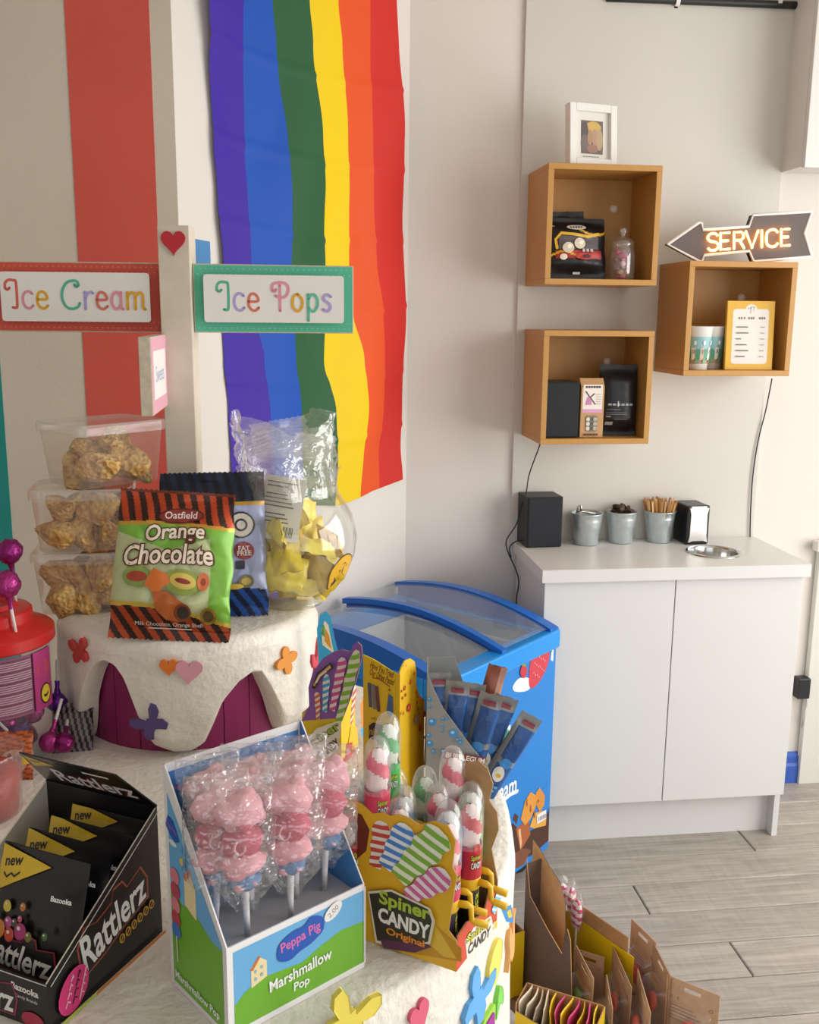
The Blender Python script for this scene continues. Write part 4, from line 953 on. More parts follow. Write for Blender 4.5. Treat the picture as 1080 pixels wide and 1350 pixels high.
for i, (x, y, z) in enumerate(spots):
    if z > .11 and (x*math.cos(a0)+y*math.sin(a0)) > .03 and z > .13: continue       # emptier towards the right shoulder
    o = pk[i] if i < 6 else pk[i % 6].copy()
    if i >= 6: COL.objects.link(o)
    o.matrix_world = TR(BWL.x+x, BWL.y+y, BWL.z+z) @ Matrix.Rotation(rb.random()*6.28, 4, Vector((rb.gauss(0, 1), rb.gauss(0, 1), rb.gauss(0, 1)))) @ Matrix.Scale(rb.uniform(.88, 1.15), 4)
    tag(o, 'crinkled yellow sweet packet inside the round glass jar', 'sweet packet', 'yellow packets in the glass jar')
film = CLEAR('fbfbf6', .09, 1., .06, edge=1.7, bump=.6, bscale=70, base=.12)
# open clear bag standing out of the mouth of the jar
t = thing('clear_film_bag', 'crumpled clear film bag sticking out of the round glass jar', 'plastic bag', TR(BWL.x, BWL.y, BWL.z))
def filmf(u, v, s):
    a = 2*math.pi*u; r = (.070+.008*v)*(1+.10*math.sin(3*a+s)+.06*math.sin(7*a))
    sq = 1-.55*v*v
    x = r*math.cos(a)*1.05; y = r*math.sin(a)*sq; z = .188+.127*v
    w = .012*(.3+.7*v)*(noise.noise(Vector((u*9, v*5, s)))+abs(noise.noise(Vector((u*16, v*8, s+2)))))
    return (x-.018*v+w, y+w*.6, z+.018*v*math.sin(2*a+.6)+.014*v*noise.noise(Vector((u*12, 1, s))))
MB().grid(lambda u, v: filmf(u, v, 1.), 72, 26, film).build('bag_film', t, smooth=True)
def crimp(M, w, h):
    b = MB(); b.grid(lambda u, v: ((u-.5)*w+.002*math.sin(v*30), .0016*math.sin(v*h*2*math.pi/.006)+.006*noise.noise(Vector((u*3, v*2, 3))), (v-.5)*h+.003*(abs((u*w/.006) % 1-.5)*2 if v > .99 else 0)), 26, 26, CLEAR('ffffff', .2, 1., .05, edge=1.8, base=.15)); return b.build('crimped_seal', t, smooth=True, M=M)
crimp(TR(-.012, -.02, .286) @ RZ(-.15) @ RYm(-.18) @ RXm(-.1), .095, .062); crimp(TR(.045, .0, .268) @ RZ(.2) @ RYm(.12), .07, .045); crimp(TR(-.05, -.015, .275) @ RZ(-.5) @ RYm(-.35), .055, .04)
t = thing('product_label', 'white printed paper label inside the round glass jar', 'label', TR(BWL.x-.022, BWL.y-.066, BWL.z+.125) @ RZ(-.25) @ RXm(-.16) @ RYm(.13))
MB().grid(lambda u, v: ((u-.5)*.07, .006*(2*u-1)**2*.8, v*.105), 8, 4, P('ded9cf', .6)).build('paper', t, smooth=True)
pr = Print(UPRIGHT, z=.0012)
for k in range(11):
    if k in (2, 7): continue
    pr.rect(-.028, .094-k*.0065, -.028+random.Random(k).uniform(.032, .054), .096-k*.0065, P('4a463f', .6))
for k in range(9): pr.rect(.004+k*.0026, .006, .004+k*.0026+random.Random(k+5).choice([.0008, .0014]), .024, P('3a372f', .6))
pr.build('label_print', t)
# a yellow bag lying behind the post, its ribbed end seals peep out on both sides
t = thing('yellow_snack_bag', 'yellow snack bag with ribbed seals standing behind the sign post', 'sweet bag', TR(PX+.022, PY+.062, T2+.001) @ RZ(-.06))
yb = P('d7ae1a', .3, noise_amt=.06, nscale=40)
def ybf(u, v, s):
    e = (max(0, 1-abs(2*u-1)**3)*max(0, 1-abs(2*v-1)**3))**.5; return ((u-.5)*.165, s*(.018*e)+.0012*math.sin(v*.17*2*math.pi/.006)*(1-e), v*.172)
MB().grid(lambda u, v: ybf(u, v, -1), 30, 80, yb).build('front_film', t, smooth=True); MB().grid(lambda u, v: ybf(1-u, v, 1), 30, 80, yb).build('back_film', t, smooth=True)
# ================================================================== RED-LIDDED TUB OF LOLLIPOPS
q = G(-2, 1003, T1); RT = Vector((q.x-.005, q.y+.03, T1+.0008))
t = thing('lollipop_tub', 'clear plastic tub with red stepped lid and pink striped label', 'tub', TR(*RT))
cj = CLEAR('f6f0f4', .06, .95, .06, edge=1.4)
MB().lathe([(0, .003), (.078, .003), (.082, .008), (.083, .16), (.084, .2)], cj, 48).build('tub_body', t, smooth=True)
MB().lathe([(.0, .239), (.03, .239), (.034, .245), (.038, .245), (.042, .239), (.058, .236), (.061, .233), (.062, .218), (.066, .214), (.088, .206), (.092, .202), (.0925, .186), (.089, .183), (.084, .186)], P('c5211f', .32, noise_amt=.03, nscale=20), 56).build('lid', t, angle=.6)
fnr = lambda x, y, off: ((.0848+off)*math.cos(x), (.0848+off)*math.sin(x), y)
pr = Print(I4, fn=fnr); ar = math.atan2(-RT.y, -RT.x)
def arect(a_, z0, b_, z1, m): pr.rect(a_, z0, b_, z1, m, n=max(2, int((b_-a_)/.1)))
arect(ar-1.6, .085, ar+1.15, .178, P('8f5570', .5))
for k in range(26): arect(ar-1.55, .0885+k*.0034, ar+.62, .0900+k*.0034, P('bda0ac' if k % 5 else '6a3a52', .5))
arect(ar+.66, .085, ar+1.12, .178, P('b03a78', .4)); pr.ell(ar+.88, .15, .16, .014, P('c2455a', .4)); pr.ell(ar+.92, .108, .15, .017, P('2c2420', .4)); pr.ell(ar+.92, .108, .12, .014, P('dfc23a', .4)); pr.stroke([(ar+.86, .106), (ar+.92, .104), (ar+.98, .108)], .004, P('2c2420', .4))
pr.build('wrap_label', t)
def foilmat(c): return P(c, .22, metal=.65, noise_amt=.2, nscale=90, bump=.5, bscale=160)
pmats = [foilmat('8c1f6d'), foilmat('6a2a9a'), foilmat('a8327c')]
def lolly(M, label, k, group, r=.019, stick=.075):
    t = thing('wrapped_lollipop', label, 'lollipop', M, group)
    MB().blob((0, 0, stick+r*.8), r, r, r, pmats[k], 18, 14, jit=.12, seed=k).build('foil_ball', t, smooth=True)
    MB().lathe([(.004, stick-.022), (.0035, stick-.012), (.006, stick-.002), (.0115, stick+r*.22)], pmats[k], 12).build('foil_twist', t, smooth=True)
    MB().tube([(0, 0, 0), (0, 0, stick-.0)], .0024, P('e7e3e0', .5), 8).build('stick', t, smooth=True)
    return t
p = G(23, 786, RT.z+.222)
gl_ = 'purple lollipops around the tub'
lolly(TR(RT.x+.05, RT.y-.048, RT.z+.208) @ RYm(-.11), 'purple foil lollipop stuck in the red lid of the tub', 2, gl_, .0205, .062)
lolly(TR(RT.x+.037, RT.y+.01, RT.z+.236) @ RYm(-.05), 'pink foil lollipop standing at the back of the red lid', 0, gl_, .0195, .07)
rl = random.Random(5)
for k in range(13):
    a = ar+(-1.1+k*.19); rr = .058 if k % 2 else .04; zz = .022+.022*(k % 3)
    lolly(TR(RT.x+rr*math.cos(a), RT.y+rr*math.sin(a), RT.z+zz) @ Matrix.Rotation(2.1+rl.random()*.9, 4, Vector((rl.gauss(0, 1), rl.gauss(0, 1), .2))) @ TR(0, 0, -.075), 'foil-wrapped lollipop inside the clear red-lidded tub', k % 3, 'lollipops inside the tub', .017, .055)
for (px, py, k, tilt) in [(62, 983, 2, 2.6), (75, 955, 1, 2.9), (86, 940, 1, .4), (82, 985, 0, 1.9)]:
    p = G(px, min(py+30, 1012), T1)
    lolly(TR(p.x, p.y+.02, T1+(.03 if tilt > 1.5 else .01)+(.035 if py < 960 else 0)) @ RYm(.25*(k-1)) @ RXm(tilt) @ TR(0, 0, -.07), {983: 'magenta foil lollipop lying lowest between the tub and the cake', 955: 'violet foil lollipop hanging upside down beside the tub', 940: 'violet foil lollipop with its stick up beside the cake', 985: 'dark pink foil lollipop lying against the striped packet'}[py], k, 'loose lollipops beside the tub', .016, .055)
p = G(88, 1008, T1)
t = bag('striped_packet', 'dark zebra-striped sweet packet tucked between tub and cake', 'sweet packet', TR(p.x-.0, p.y+.045, T1+.001) @ RZ(.1) @ RXm(-.5), .062, .075, .018, lambda u, v: P('1d181c', .35) if ((u*7+v*2) % 1) < .5 else P('847a80', .35), P('1d181c', .4), nu=28, nv=24, crease=.003)
p = G(33, 1003, T1)
t = bag('orange_packet', 'orange printed sweet packet in front of the lollipop tub', 'sweet packet', TR(p.x, p.y-.066, T1+.001) @ RXm(-.25), .056, .07, .015, lambda u, v: P('c4652e', .35) if ((u*2+v*9) % 1) < .6 else P('8e3f28', .35), P('a8552a', .4), nu=24, nv=24, crease=.003,
        decorate=lambda pr: [pr.ell(.003, .028, .019, .018, P('c9a58c', .5)), *[pr.ell(-.01+.007*k, .03+.004*(k % 2), .003, .007, P('8a5540', .5)) for k in range(4)], pr.rect(.014, .024, .024, .036, P('d8b62f', .5))])
# ================================================================== CARD DISPLAY BOXES ON THE LOWER TIER
def facepx(W):
    """pixel -> (u, v) on the face whose world frame is W (u right, v up, w outwards)"""
    inv = W.inverted(); p = W.translation; n = W.to_3x3() @ Vector((0, 0, 1))
    return lambda x, y: tuple((inv @ PL(x, y, p, n))[:2])
def pdir(deg): return Vector((math.cos(math.radians(deg)), math.sin(math.radians(deg)), 0))
CT = .0016
def panel(t, name, M, poly, outm, inm, edge=None):
    """card panel: printed outside (w up to 0), plain inside"""
    b = MB(); n = len(poly); tri = tessellate_polygon([[Vector((p[0], p[1], 0)) for p in poly]])
    b.prism(poly, -CT, 0, inm, side=edge)
    b.add([(p[0], p[1], .00005) for p in poly], [tuple(x) for x in tri], outm)
    return b.build(name, t, M=M)
# ------------------------------------------------------------------ marshmallow pop box
FLc = G(302, 1373, T1); pa = 29.; ux = pdir(pa); uy = pdir(pa+101.5)
W_, D_, HF, HB = .166, .112, .098, .243
Mw = FR((FLc.x, FLc.y, T1+.0005), ux, uy, (0, 0, 1))
t = thing('pop_display_box', 'blue and green card display box of marshmallow pops on the cake', 'display box', Mw)
sky, gre, whi, innb = P('69aede', .4), P('6fae2f', .4), P('e8e7e8', .45), P('4a8ccc', .4)
frontM = UPRIGHT; 
p_ = panel(t, 'front_panel', frontM, [(0, 0), (W_, 0), (W_, HF), (0, HF)], whi, whi)
leftM = FR((0, D_, 0), (0, -1, 0), (0, 0, 1))
lp = panel(t, 'side_panel', leftM, [(0, 0), (D_, 0), (D_, HF), (.004, HB), (0, HB)], whi, innb, whi)
rightM = FR((W_, 0, 0), (0, 1, 0), (0, 0, 1))
panel(t, 'side_panel', rightM, [(0, 0), (D_, 0), (D_, HB), (D_-.004, HB), (0, HF)], whi, innb, whi)
backM = FR((W_, D_, 0), (-1, 0, 0), (0, 0, 1))
bp_ = panel(t, 'back_panel', backM, [(0, 0), (W_, 0), (W_, HB), (0, HB)], KRAFT, whi, whi)
SHZ = HF-.014
b = MB(); b.box(CT, W_-CT, CT, D_-CT, SHZ-.0015, SHZ, P('b9b8bd', .5)); sh = b.build('pop_tray', t)
pr = Print(I4)
m_ = .007
pr.rect(m_, m_, W_-.001, HF-m_, sky)
pr.poly([(m_, m_), (W_-.001, m_), (W_-.001, .055), (.135, .058), (.11, .052), (.085, .044), (.06, .047), (.035, .05), (.018, .043), (m_, .034)], gre)
pr.poly([(.026, .044), (.044, .049), (.044, .066), (.035, .074), (.026, .066)], P('e8d7a8', .5)); pr.poly([(.025, .064), (.035, .075), (.037, .073), (.028, .062)], P('c9713c', .5))
for x, y in ((.031, .06), (.038, .062), (.031, .052), (.038, .054)): pr.ell(x, y, .0014, .002, P('8fb6c9', .5))
cl = [p[:2] for p in catmull([Vector((x, y, 0)) for x, y in [(.056, .062), (.062, .056), (.072, .054), (.082, .058), (.094, .060), (.104, .064), (.112, .070), (.112, .082), (.105, .088), (.096, .090), (.088, .084), (.076, .084), (.064, .080), (.057, .074)]], 3, True)]
pr.poly(cl, P('2358b4', .4)); pr.text('Peppa Pig', .084, .0725, P('dd6fb0', .4), w=.048, h=.014, bold=.015, rot=.12)
pr.text('Marshmallow', .084, .037, P('f1f1ef', .4), w=.076, h=.0125, bold=.02, rot=.04); pr.text('Pop', .084, .0205, P('f1f1ef', .4), w=.019, h=.0125, bold=.02)
pr.ell(.124, .085, .0125, .0075, P('eceae6', .4), .55); pr.text('2.00', .124, .085, P('8d8f98', .5), w=.014, rot=.55)
pr.rect(W_-.0012, m_, W_, HF-.002, whi)
pr.build('printed_artwork', p_)
pr = Print(I4)
def cut(v): return HF+(HB-HF)*(1-(v)/(D_)) if v > 0 else HB
pr.poly([(m_, m_), (D_-m_, m_), (D_-m_, HF-.002), (m_+.001, HB-.028), (m_, HB-.028)], sky)
pr.poly([(m_, m_), (D_-m_, m_), (D_-m_, HF-.006), (.086, .092), (.07, .1), (.05, .108), (.03, .104), (m_, .116)], gre)
pr.poly([(.036, .107), (.058, .1), (.058, .132), (.047, .146), (.036, .138)], P('e8d7a8', .5)); pr.poly([(.034, .137), (.047, .15), (.05, .146), (.04, .134)], P('c9713c', .5))
pr.ell(.033, .152, .004, .004, P('e4c43a', .5)); pr.ell(.016, .165, .008, .003, P('dfe6ea', .5))
pr.poly([(.003, .180), (.008, .192), (.018, .19), (.024, .182), (.03, .172), (.022, .168), (.012, .172)], P('2358b4', .4)); pr.text('Peppa Pig', .0155, .1805, P('dd6fb0', .4), w=.018, rot=-.25)
for y, r_, c_ in ((.130, .0085, 'd77f8e'), (.114, .0095, 'b5404f'), (.098, .0085, 'd77f8e'), (.083, .009, 'b5404f'), (.07, .0085, '3f78c0')): pr.ell(.018, y, .009, r_, P(c_, .5))
pr.stroke([(.018, .063), (.019, .036)], .0018, P('e4e0da', .5))
pr.text('Marshmallow Pop', .056, .018, P('f1f1ef', .4), w=.086, h=.011, bold=.015)
pr.build('printed_artwork', lp)
pr = Print(FR((0, 0, -CT), (-1, 0, 0), (0, 1, 0)) @ TR(-W_, 0, 0)); pr.rect(.004, .0, W_-.004, HB-.009, P('4a8ccc', .4)); pr.poly([(.05, .09), (.12, .09), (.12, .13), (.1, .14), (.07, .135), (.05, .12)], gre); pr.text('Peppa', .02, HB-.03, P('dd6fb0', .4), w=.022, bold=.02)
pr.build('printed_artwork', bp_)
# the pops: plain stacked marshmallow lumps in a film sleeve on a stick
mm = [P('e3a3ae', .65, sss=.1, noise_amt=.06, nscale=60), P('c25a70', .7, noise_amt=.12, nscale=400), P('d98b9b', .65, sss=.1, noise_amt=.08, nscale=60), P('5d86b4', .6, noise_amt=.1, nscale=60)]
sleeve = CLEAR('ffffff', .05, 1., .05, edge=1.75, bump=1., bscale=60, base=.13)
def pop(seed):
    t = thing('marshmallow_pop', 'pink marshmallow pop in clear wrap standing in the display box', 'sweet', I4, 'marshmallow pops in the display box')
    z0 = .058
    MB().tube([(0, 0, 0), (0, 0, z0+.01)], [.0028, .0042], P('d9d7d8', .45), 10).build('stick', t, smooth=True)
    b = MB(); b.blob((0, 0, z0+.014), .016, .011, .011, mm[3], 14, 9, jit=.35, seed=seed); b.blob((-.006, -.007, z0+.01), .006, .005, .005, mm[0], 8, 6); b.blob((.007, -.006, z0+.012), .005, .005, .004, mm[2], 8, 6); b.build('blue_base', t, smooth=True)
    b = MB(); b.blob((0, 0, z0+.036), .023, .016, .017, mm[0], 16, 10, jit=.25, seed=seed+1); b.blob((-.008, -.008, z0+.028), .010, .008, .008, mm[2], 10, 7, jit=.2, seed=seed+8); b.build('lower_lump', t, smooth=True)
    b = MB(); b.blob((0, 0, z0+.064), .021, .016, .02, mm[1], 16, 10, jit=.2, seed=seed+2); b.build('red_lump', t, smooth=True)
    b = MB(); b.tube(catmull([Vector(q) for q in [(-.007, -.0155, z0+.073), (-.010, -.0165, z0+.064), (-.006, -.017, z0+.057), (-.001, -.017, z0+.060), (.000, -.017, z0+.066)]], 4), .0013, mm[0], 6); b.build('icing_swirl', t, smooth=True)
    b = MB(); b.blob((.0, 0, z0+.098), .024, .017, .021, mm[0], 18, 11, jit=.3, seed=seed+3); b.blob((-.012, -.004, z0+.103), .014, .012, .012, mm[0], 12, 8, jit=.2, seed=seed+5); b.blob((.008, .001, z0+.117), .008, .007, .009, mm[0], 10, 7, jit=.2, seed=seed+6); b.blob((0, -.0135, z0+.088), .008, .005, .006, mm[1], 10, 7); b.build('top_lump', t, smooth=True)
    def slv(u, v):
        a = 2*math.pi*u; z = z0-.022+v*.163
        wv = .010+.0195*min(1, max(0, (v-.02)/.22)); dv = (.006+.0145*min(1, max(0, (v-.02)/.2)))*(1 if v < .82 else max(.03, (1-v)/.18))
        c_ = math.copysign(abs(math.cos(a))**.55, math.cos(a)); s_ = math.copysign(abs(math.sin(a))**.55, math.sin(a))
        n = .0022*noise.noise(Vector((c_*2.5+seed, s_*2.5, v*7)))+.0015*noise.noise(Vector((c_*6, s_*6+seed, v*15)))
        return (wv*c_*1.08+n, dv*s_+n, z+.003*noise.noise(Vector((c_*2, seed, v))))
    MB().grid(slv, 40, 30, sleeve).build('film_sleeve', t, smooth=True)
    return t
protos = [pop(3), pop(21), pop(40)]
spots = [(.040, .026, .12, 0), (.088, .026, -.08, 1), (.026, .056, .2, 2), (.070, .062, .0, 0), (.116, .055, .1, 2), (.146, .050, -.15, 0), (.05, .09, .1, 1), (.095, .092, -.1, 2), (.138, .088, 0, 1)]
lit = [0, .006, .004, .0, .004, .018, .006, .01, .012]
used = set()
POPL = ['front row of its box, above the printed house', 'front row of its box, above the printed name', 'beside the left printed side of its box', 'in the middle of its box', 'in the middle row, beside the raised one', 'beside the right blue inner side of its box', 'against the back panel behind the left row', 'against the middle of the back panel', 'in the back corner nearest the crank candies']
for i, (x, y, a, k) in enumerate(spots):
    M = TR(*(Mw @ Vector((x, y, SHZ)))) @ RZ(a+.1) @ RXm(.02*(i % 3-1)) @ RYm(.03*((i*7) % 3-1)) @ Matrix.Diagonal((1.0, 1.0, .84, 1))
    lab = 'pink marshmallow pop in clear wrap, '+POPL[i]
    if k in used: dup(protos[k], M, lab)
    else: protos[k].matrix_world = M; protos[k]['label'] = lab; used.add(k)
# ------------------------------------------------------------------ black pouch box on the left
Fr = G(66, 1363, T1); sa_ = 60.; sx_ = pdir(sa_); sy_ = pdir(sa_+90)
RW, RD, RHF, RHB = .155, .175, .053, .152
Mr = FR((Fr.x, Fr.y, T1+.0005), sx_, sy_, (0, 0, 1))
black = P('161416', .32); crm = P('d9d2c2', .6); wlet = P('e4e2de', .4)
t = thing('pouch_display_box', 'black card display box of fizzy candy pouches on the cake', 'display box', Mr)
fM = FR((0, RW, 0), (0, -1, 0), (0, 0, 1)); fpn = panel(t, 'front_panel', fM, [(0, 0), (RW, 0), (RW, RHF), (0, RHF)], black, black)
sM = FR((0, 0, 0), (1, 0, 0), (0, 0, 1)); spn = panel(t, 'side_panel', sM, [(0, 0), (RD, 0), (RD, RHB), (0, RHF)], black, crm)
lM = FR((RD, RW, 0), (-1, 0, 0), (0, 0, 1)); panel(t, 'side_panel', lM, [(0, 0), (RD, 0), (RD, RHF), (0, RHB)], black, crm)
bM = FR((RD, 0, 0), (0, 1, 0), (0, 0, 1)); panel(t, 'back_panel', bM, [(0, 0), (RW, 0), (RW, RHB), (0, RHB)], black, black)
b = MB(); b.box(CT, RD-CT, CT, RW-CT, 0, .0015, crm); b.build('base_panel', t)
flM = FR((RD, RW, RHB), (0, -1, 0), (-math.cos(.85), 0, math.sin(.85))); flap = panel(t, 'header_flap', flM, [(0, 0), (RW, 0), (RW-.012, .075), (.012, .075)], black, black)
pr = Print(I4); pr.logo('Rattlerz', RW*.56, .03, wlet, P('6b2530', .4), .112, .034, shear=.2); pr.poly([(.014, .045), (.05, .06), (.016, .073)], P('d2b02a', .4)); pr.text('new', .026, .061, P('1a1512', .4), w=.014, bold=.02); pr.rect(.09, .058, .125, .063, wlet); pr.build('printed_artwork', flap)
pr = Print(I4)
ro = math.atan2(RHB-RHF, RD)*.55
def rlogo(pr, cx, cy, w, h, rot, f1='9c4a3a', f2='c79a2c'):
    n = lambda k: [(cx+(x*math.cos(rot)-y*math.sin(rot)), cy+(x*math.sin(rot)+y*math.cos(rot))) for x, y in k]
    out = [(-.56*w, -.62*h), (-.52*w, .35*h), (-.38*w, .72*h), (-.22*w, .5*h), (.02*w, .55*h), (.08*w, .85*h), (.22*w, .8*h), (.26*w, .5*h), (.5*w, .62*h), (.56*w, .1*h), (.5*w, -.5*h), (.1*w, -.5*h), (-.2*w, -.62*h)]
    pr.poly(n(out), P(f1, .4)); pr.poly(n([(x*.96, y*.92) for x, y in out]), P('191416', .35)); pr.text('Rattlerz', cx, cy, wlet, w=w, h=h*.92, bold=.02, shear=.15, rot=rot, fan=-.12)
rlogo(pr, .098, .062, .105, .040, .24)
for k in range(6):
    cx_, cy_ = .108+k*.0095, .034+k*.0024; pr.ell(cx_, cy_, .0044, .0056, P('c79a2c', .4), .3); pr.ell(cx_, cy_, .0030, .0040, P('191416', .4), .3); pr.stroke([(cx_-.002, cy_-.002), (cx_+.002, cy_+.0025)], .0014, P('c79a2c', .4))
pr.ell(.032, .026, .024, .020, P('d8347a', .4), .9)
for k in range(3):
    for j in range(4): pr.stroke([(.020+k*.009+j*.003, .014+j*.008-k*.001), (.023+k*.009+j*.003, .019+j*.008), (.026+k*.009+j*.002, .016+j*.008)], .0016, P('1d1418' if k % 2 else 'e8c6d2', .4))
pr.rect(0, 0, RD, .0035, P('b8c23a', .4)); pr.rect(RD*.35, 0, RD, .0035, P('c9732c', .4))
pr.stroke([(.001, RHF-.0012), (RD-.001, RHB-.0012)], .0011, P('d8d4ce', .5)); pr.build('printed_artwork', spn)
pr = Print(I4); pr.text('Bazooka', RW-.028, .039, wlet, w=.034, bold=.03, rot=-.05); pr.text('Candy Brands', RW-.027, .029, wlet, w=.028, rot=-.05); rlogo(pr, RW-.085, .022, .085, .032, .0, 'a0304f'); pr.ell(RW-.02, .008, .014, .009, P('a82a44', .4))
pr.stroke([(0, RHF-.001), (RW, RHF-.001)], .0011, P('d8d4ce', .5)); pr.build('printed_artwork', fpn)
def pdec(pr):
    f0 = pr.fn; pr.fn = lambda x, y, o_: f0(x*.88, y*.95, o_)
    pr.poly([(-.062, .148), (.012, .136), (-.062, .098)], P('d2b02a', .35)); pr.text('new', -.042, .132, P('171310', .4), w=.026, bold=.025, rot=.22)
    pr.stroke([(-.052, .119), (-.046, .116), (-.04, .121), (-.034, .119), (-.028, .124)], .0022, P('171310', .4)); 
    rlogo(pr, -.01, .040, .098, .030, -.05, '8f3340')
    for x, y, r_, c_ in [(-.036, .088, .006, 'c8b23a'), (-.012, .092, .0042, 'b8702c'), (-.03, .072, .006, 'b0508c'), (-.02, .074, .0045, '4a4038'), (-.012, .08, .0035, 'b24a70'), (-.04, .064, .009, 'c4752a'), (-.008, .068, .0085, 'a02a6a'), (-.052, .072, .005, '38285c'), (-.022, .062, .007, 'b8402a'), (.006, .066, .005, '6d6a24'), (-.056, .058, .0055, '7c9a3a'), (-.056, .046, .006, 'b8506a'), (.03, .072, .004, '3f6a2a')]: pr.ell(x, y, r_, r_*1.05, P(c_, .3)); pr.ell(x-r_*.3, y+r_*.35, r_*.3, r_*.25, P('d9c9c0', .3))
    pr.poly([(-.045, .026), (-.02, .026), (-.012, .006), (-.05, .006)], P('9c5a24', .4)); pr.ell(-.03, .016, .008, .008, P('d89a3c', .4)); pr.poly([(-.015, .024), (.02, .026), (.03, .006), (-.008, .006)], P('26356a', .4))
    pr.text('Bazooka', .045, .112, wlet, w=.026, bold=.03)
for k in range(4):
    M = Mr @ TR(.030+k*.034, RW/2-.019, .003) @ RZ(-math.pi/2) @ RXm(-.30) 
    bag('candy_pouch', ['front black candy pouch with fruit drops in the black box', 'black candy pouch directly behind the front one in the black box', 'third black candy pouch counted from the front lip of the box', 'rearmost black candy pouch in the black box'][k], 'candy pouch', M, .112, .142-.002*k, .016, lambda u, v: P('141214', .3, noise_amt=.1, nscale=30), P('141214', .35), group='pouches in the black box', nu=20, nv=22, seed=30+k, crease=.0012, zig=False, decorate=pdec)
# a clear pinkish tub of red sweets stands beyond the box
p = G(6, 1085, T1)
t = thing('red_sweet_tub', 'clear plastic tub of red sweets beside the black display box', 'tub', TR(p.x-.035, p.y+.03, T1+.0005))
MB().lathe([(0, .002), (.048, .002), (.05, .006), (.055, .085), (.058, .09), (.056, .094)], CLEAR('f2dede', .12, .9, .1), 36).build('tub_body', t, smooth=True)
MB().lathe([(0, .004), (.046, .004), (.051, .06), (.03, .066), (0, .064)], P('b03a2c', .35, noise_amt=.3, nscale=60, bump=.6, bscale=90), 30).build('red_jelly_fill', t, smooth=True)
# ------------------------------------------------------------------ crank-candy display box
Ac = G(601.5, 1282, T1); ra = 53.; rx_ = pdir(ra-1.5); ry_ = pdir(ra+94.5)
SX, SYd = .107, .165
Ms = FR((Ac.x, Ac.y, T1+.0005), rx_, ry_, (0, 0, 1))
t = thing('candy_display_box', 'yellow and red die-cut display box of crank candies on the cake', 'display box', Ms)
LF = FR((0, SYd, 0), (0, -1, 0), (0, 0, 1)); RFm = FR((0, 0, 0), (1, 0, 0), (0, 0, 1)); BF = FR((SX, 0, 0), (0, 1, 0), (0, 0, 1)); QF = FR((SX, SYd, 0), (-1, 0, 0), (0, 0, 1))
fl = facepx(Ms @ LF); fr_ = facepx(Ms @ RFm); fb = facepx(Ms @ BF)
yelc, redc = P('e3b022', .4), P('cf4a2e', .4); kin = P('5a3f28', .8)
top = [fl(*q) for q in [(602, 1257), (581, 1238), (590, 1175), (592, 1166), (586, 1153), (590, 1118), (580, 1098), (562, 1091), (544, 1096), (530, 1086), (516, 1081), (505, 1083), (497, 1078), (484, 1079), (470, 1066), (455, 1058), (445, 1052)]]
top = [(min(SYd-.0, max(0, u)), v) for u, v in top]; 
if top[-1][0] > .003: top.append((0, top[-1][1]+.008))
lpn = panel(t, 'header_panel', LF, [(0, 0), (SYd, 0)]+top, yelc, KRAFT)
rt = [fr_(*q) for q in [(602, 1257), (604, 1234), (614, 1216), (634, 1204), (640, 1176), (652, 1165), (661, 1172), (667, 1190)]]
rpn = panel(t, 'front_lip', RFm, [(0, 0), (SX, 0), (SX, rt[-1][1])]+[(min(SX, max(0, u)), v) for u, v in reversed(rt)], redc, KRAFT)
bt = [fb(*q) for q in [(655, 1120), (664, 1095), (662, 1072), (652, 1056), (657, 1035), (650, 1014), (638, 1003), (622, 1006), (615, 1020)]]
bt = [(max(0, min(SYd, u)), v) for u, v in bt]
panel(t, 'header_panel', BF, [(0, 0), (SYd, 0), (SYd, .05), (bt[-1][0]+.004, .05)]+list(reversed(bt))+[(0, .05)], yelc, KRAFT)
panel(t, 'back_panel', QF, [(0, 0), (SX, 0), (SX, .05), (0, .05)], redc, KRAFT)
b = MB(); b.box(CT, SX-CT, CT, SYd-CT, 0, .0015, KRAFT); b.build('base_panel', t)
pr = Print(I4)
def lollyart(f, x0, y0, x1, y1, w, c1, c2, n=7):
    """striped twist candy drawn between two pixels"""
    a = Vector(f(x0, y0)); b_ = Vector(f(x1, y1)); d = (b_-a); Ln = d.length; d.normalize(); nn = Vector((-d.y, d.x))
    N = 22
    def wid(s): return w*(.62+.38*min(1, s*1.6))*(1 if s < .86 else math.sqrt(max(.02, 1-((s-.86)/.15)**2)))*(1+.10*math.sin(s*n*math.pi))
    pts = [a+d*Ln*(k/N)+nn*wid(k/N)*.5 for k in range(N+1)]+[a+d*Ln*(k/N)-nn*wid(k/N)*.5 for k in reversed(range(N+1))]
    pr.poly([tuple(p) for p in pts], P(c2, .4))
    for k in range(n):
        s0 = k/n; s1 = (k+.5)/n; sl = .7/n
        q = lambda s, sg: tuple(a+d*Ln*min(1, max(0, s))+nn*sg*wid(min(.99, max(0, s)))*.5)
        pr.poly([q(s0-sl*.4, 1), q(s1-sl*.4, 1), (Vector(q(s1, 1))*.5+Vector(q(s1, -1))*.5)[:], q(s1+sl*.5, -1), q(s0+sl*.5, -1), (Vector(q(s0, 1))*.5+Vector(q(s0, -1))*.5)[:]], P(c1, .4))
def spoly(f, pts, m): pr.poly([f(*q) for q in pts], m)
spoly(fl, [(500, 1259), (598, 1280), (598, 1262), (560, 1225), (500, 1215)], P('c8901c', .4)); spoly(fl, [(540, 1240), (575, 1272), (592, 1276), (560, 1222)], P('e0b838', .4))
spoly(fl, [(448, 1066), (470, 1080), (480, 1100), (476, 1128), (462, 1140), (450, 1130), (440, 1100)], P('6e2a1c', .4))
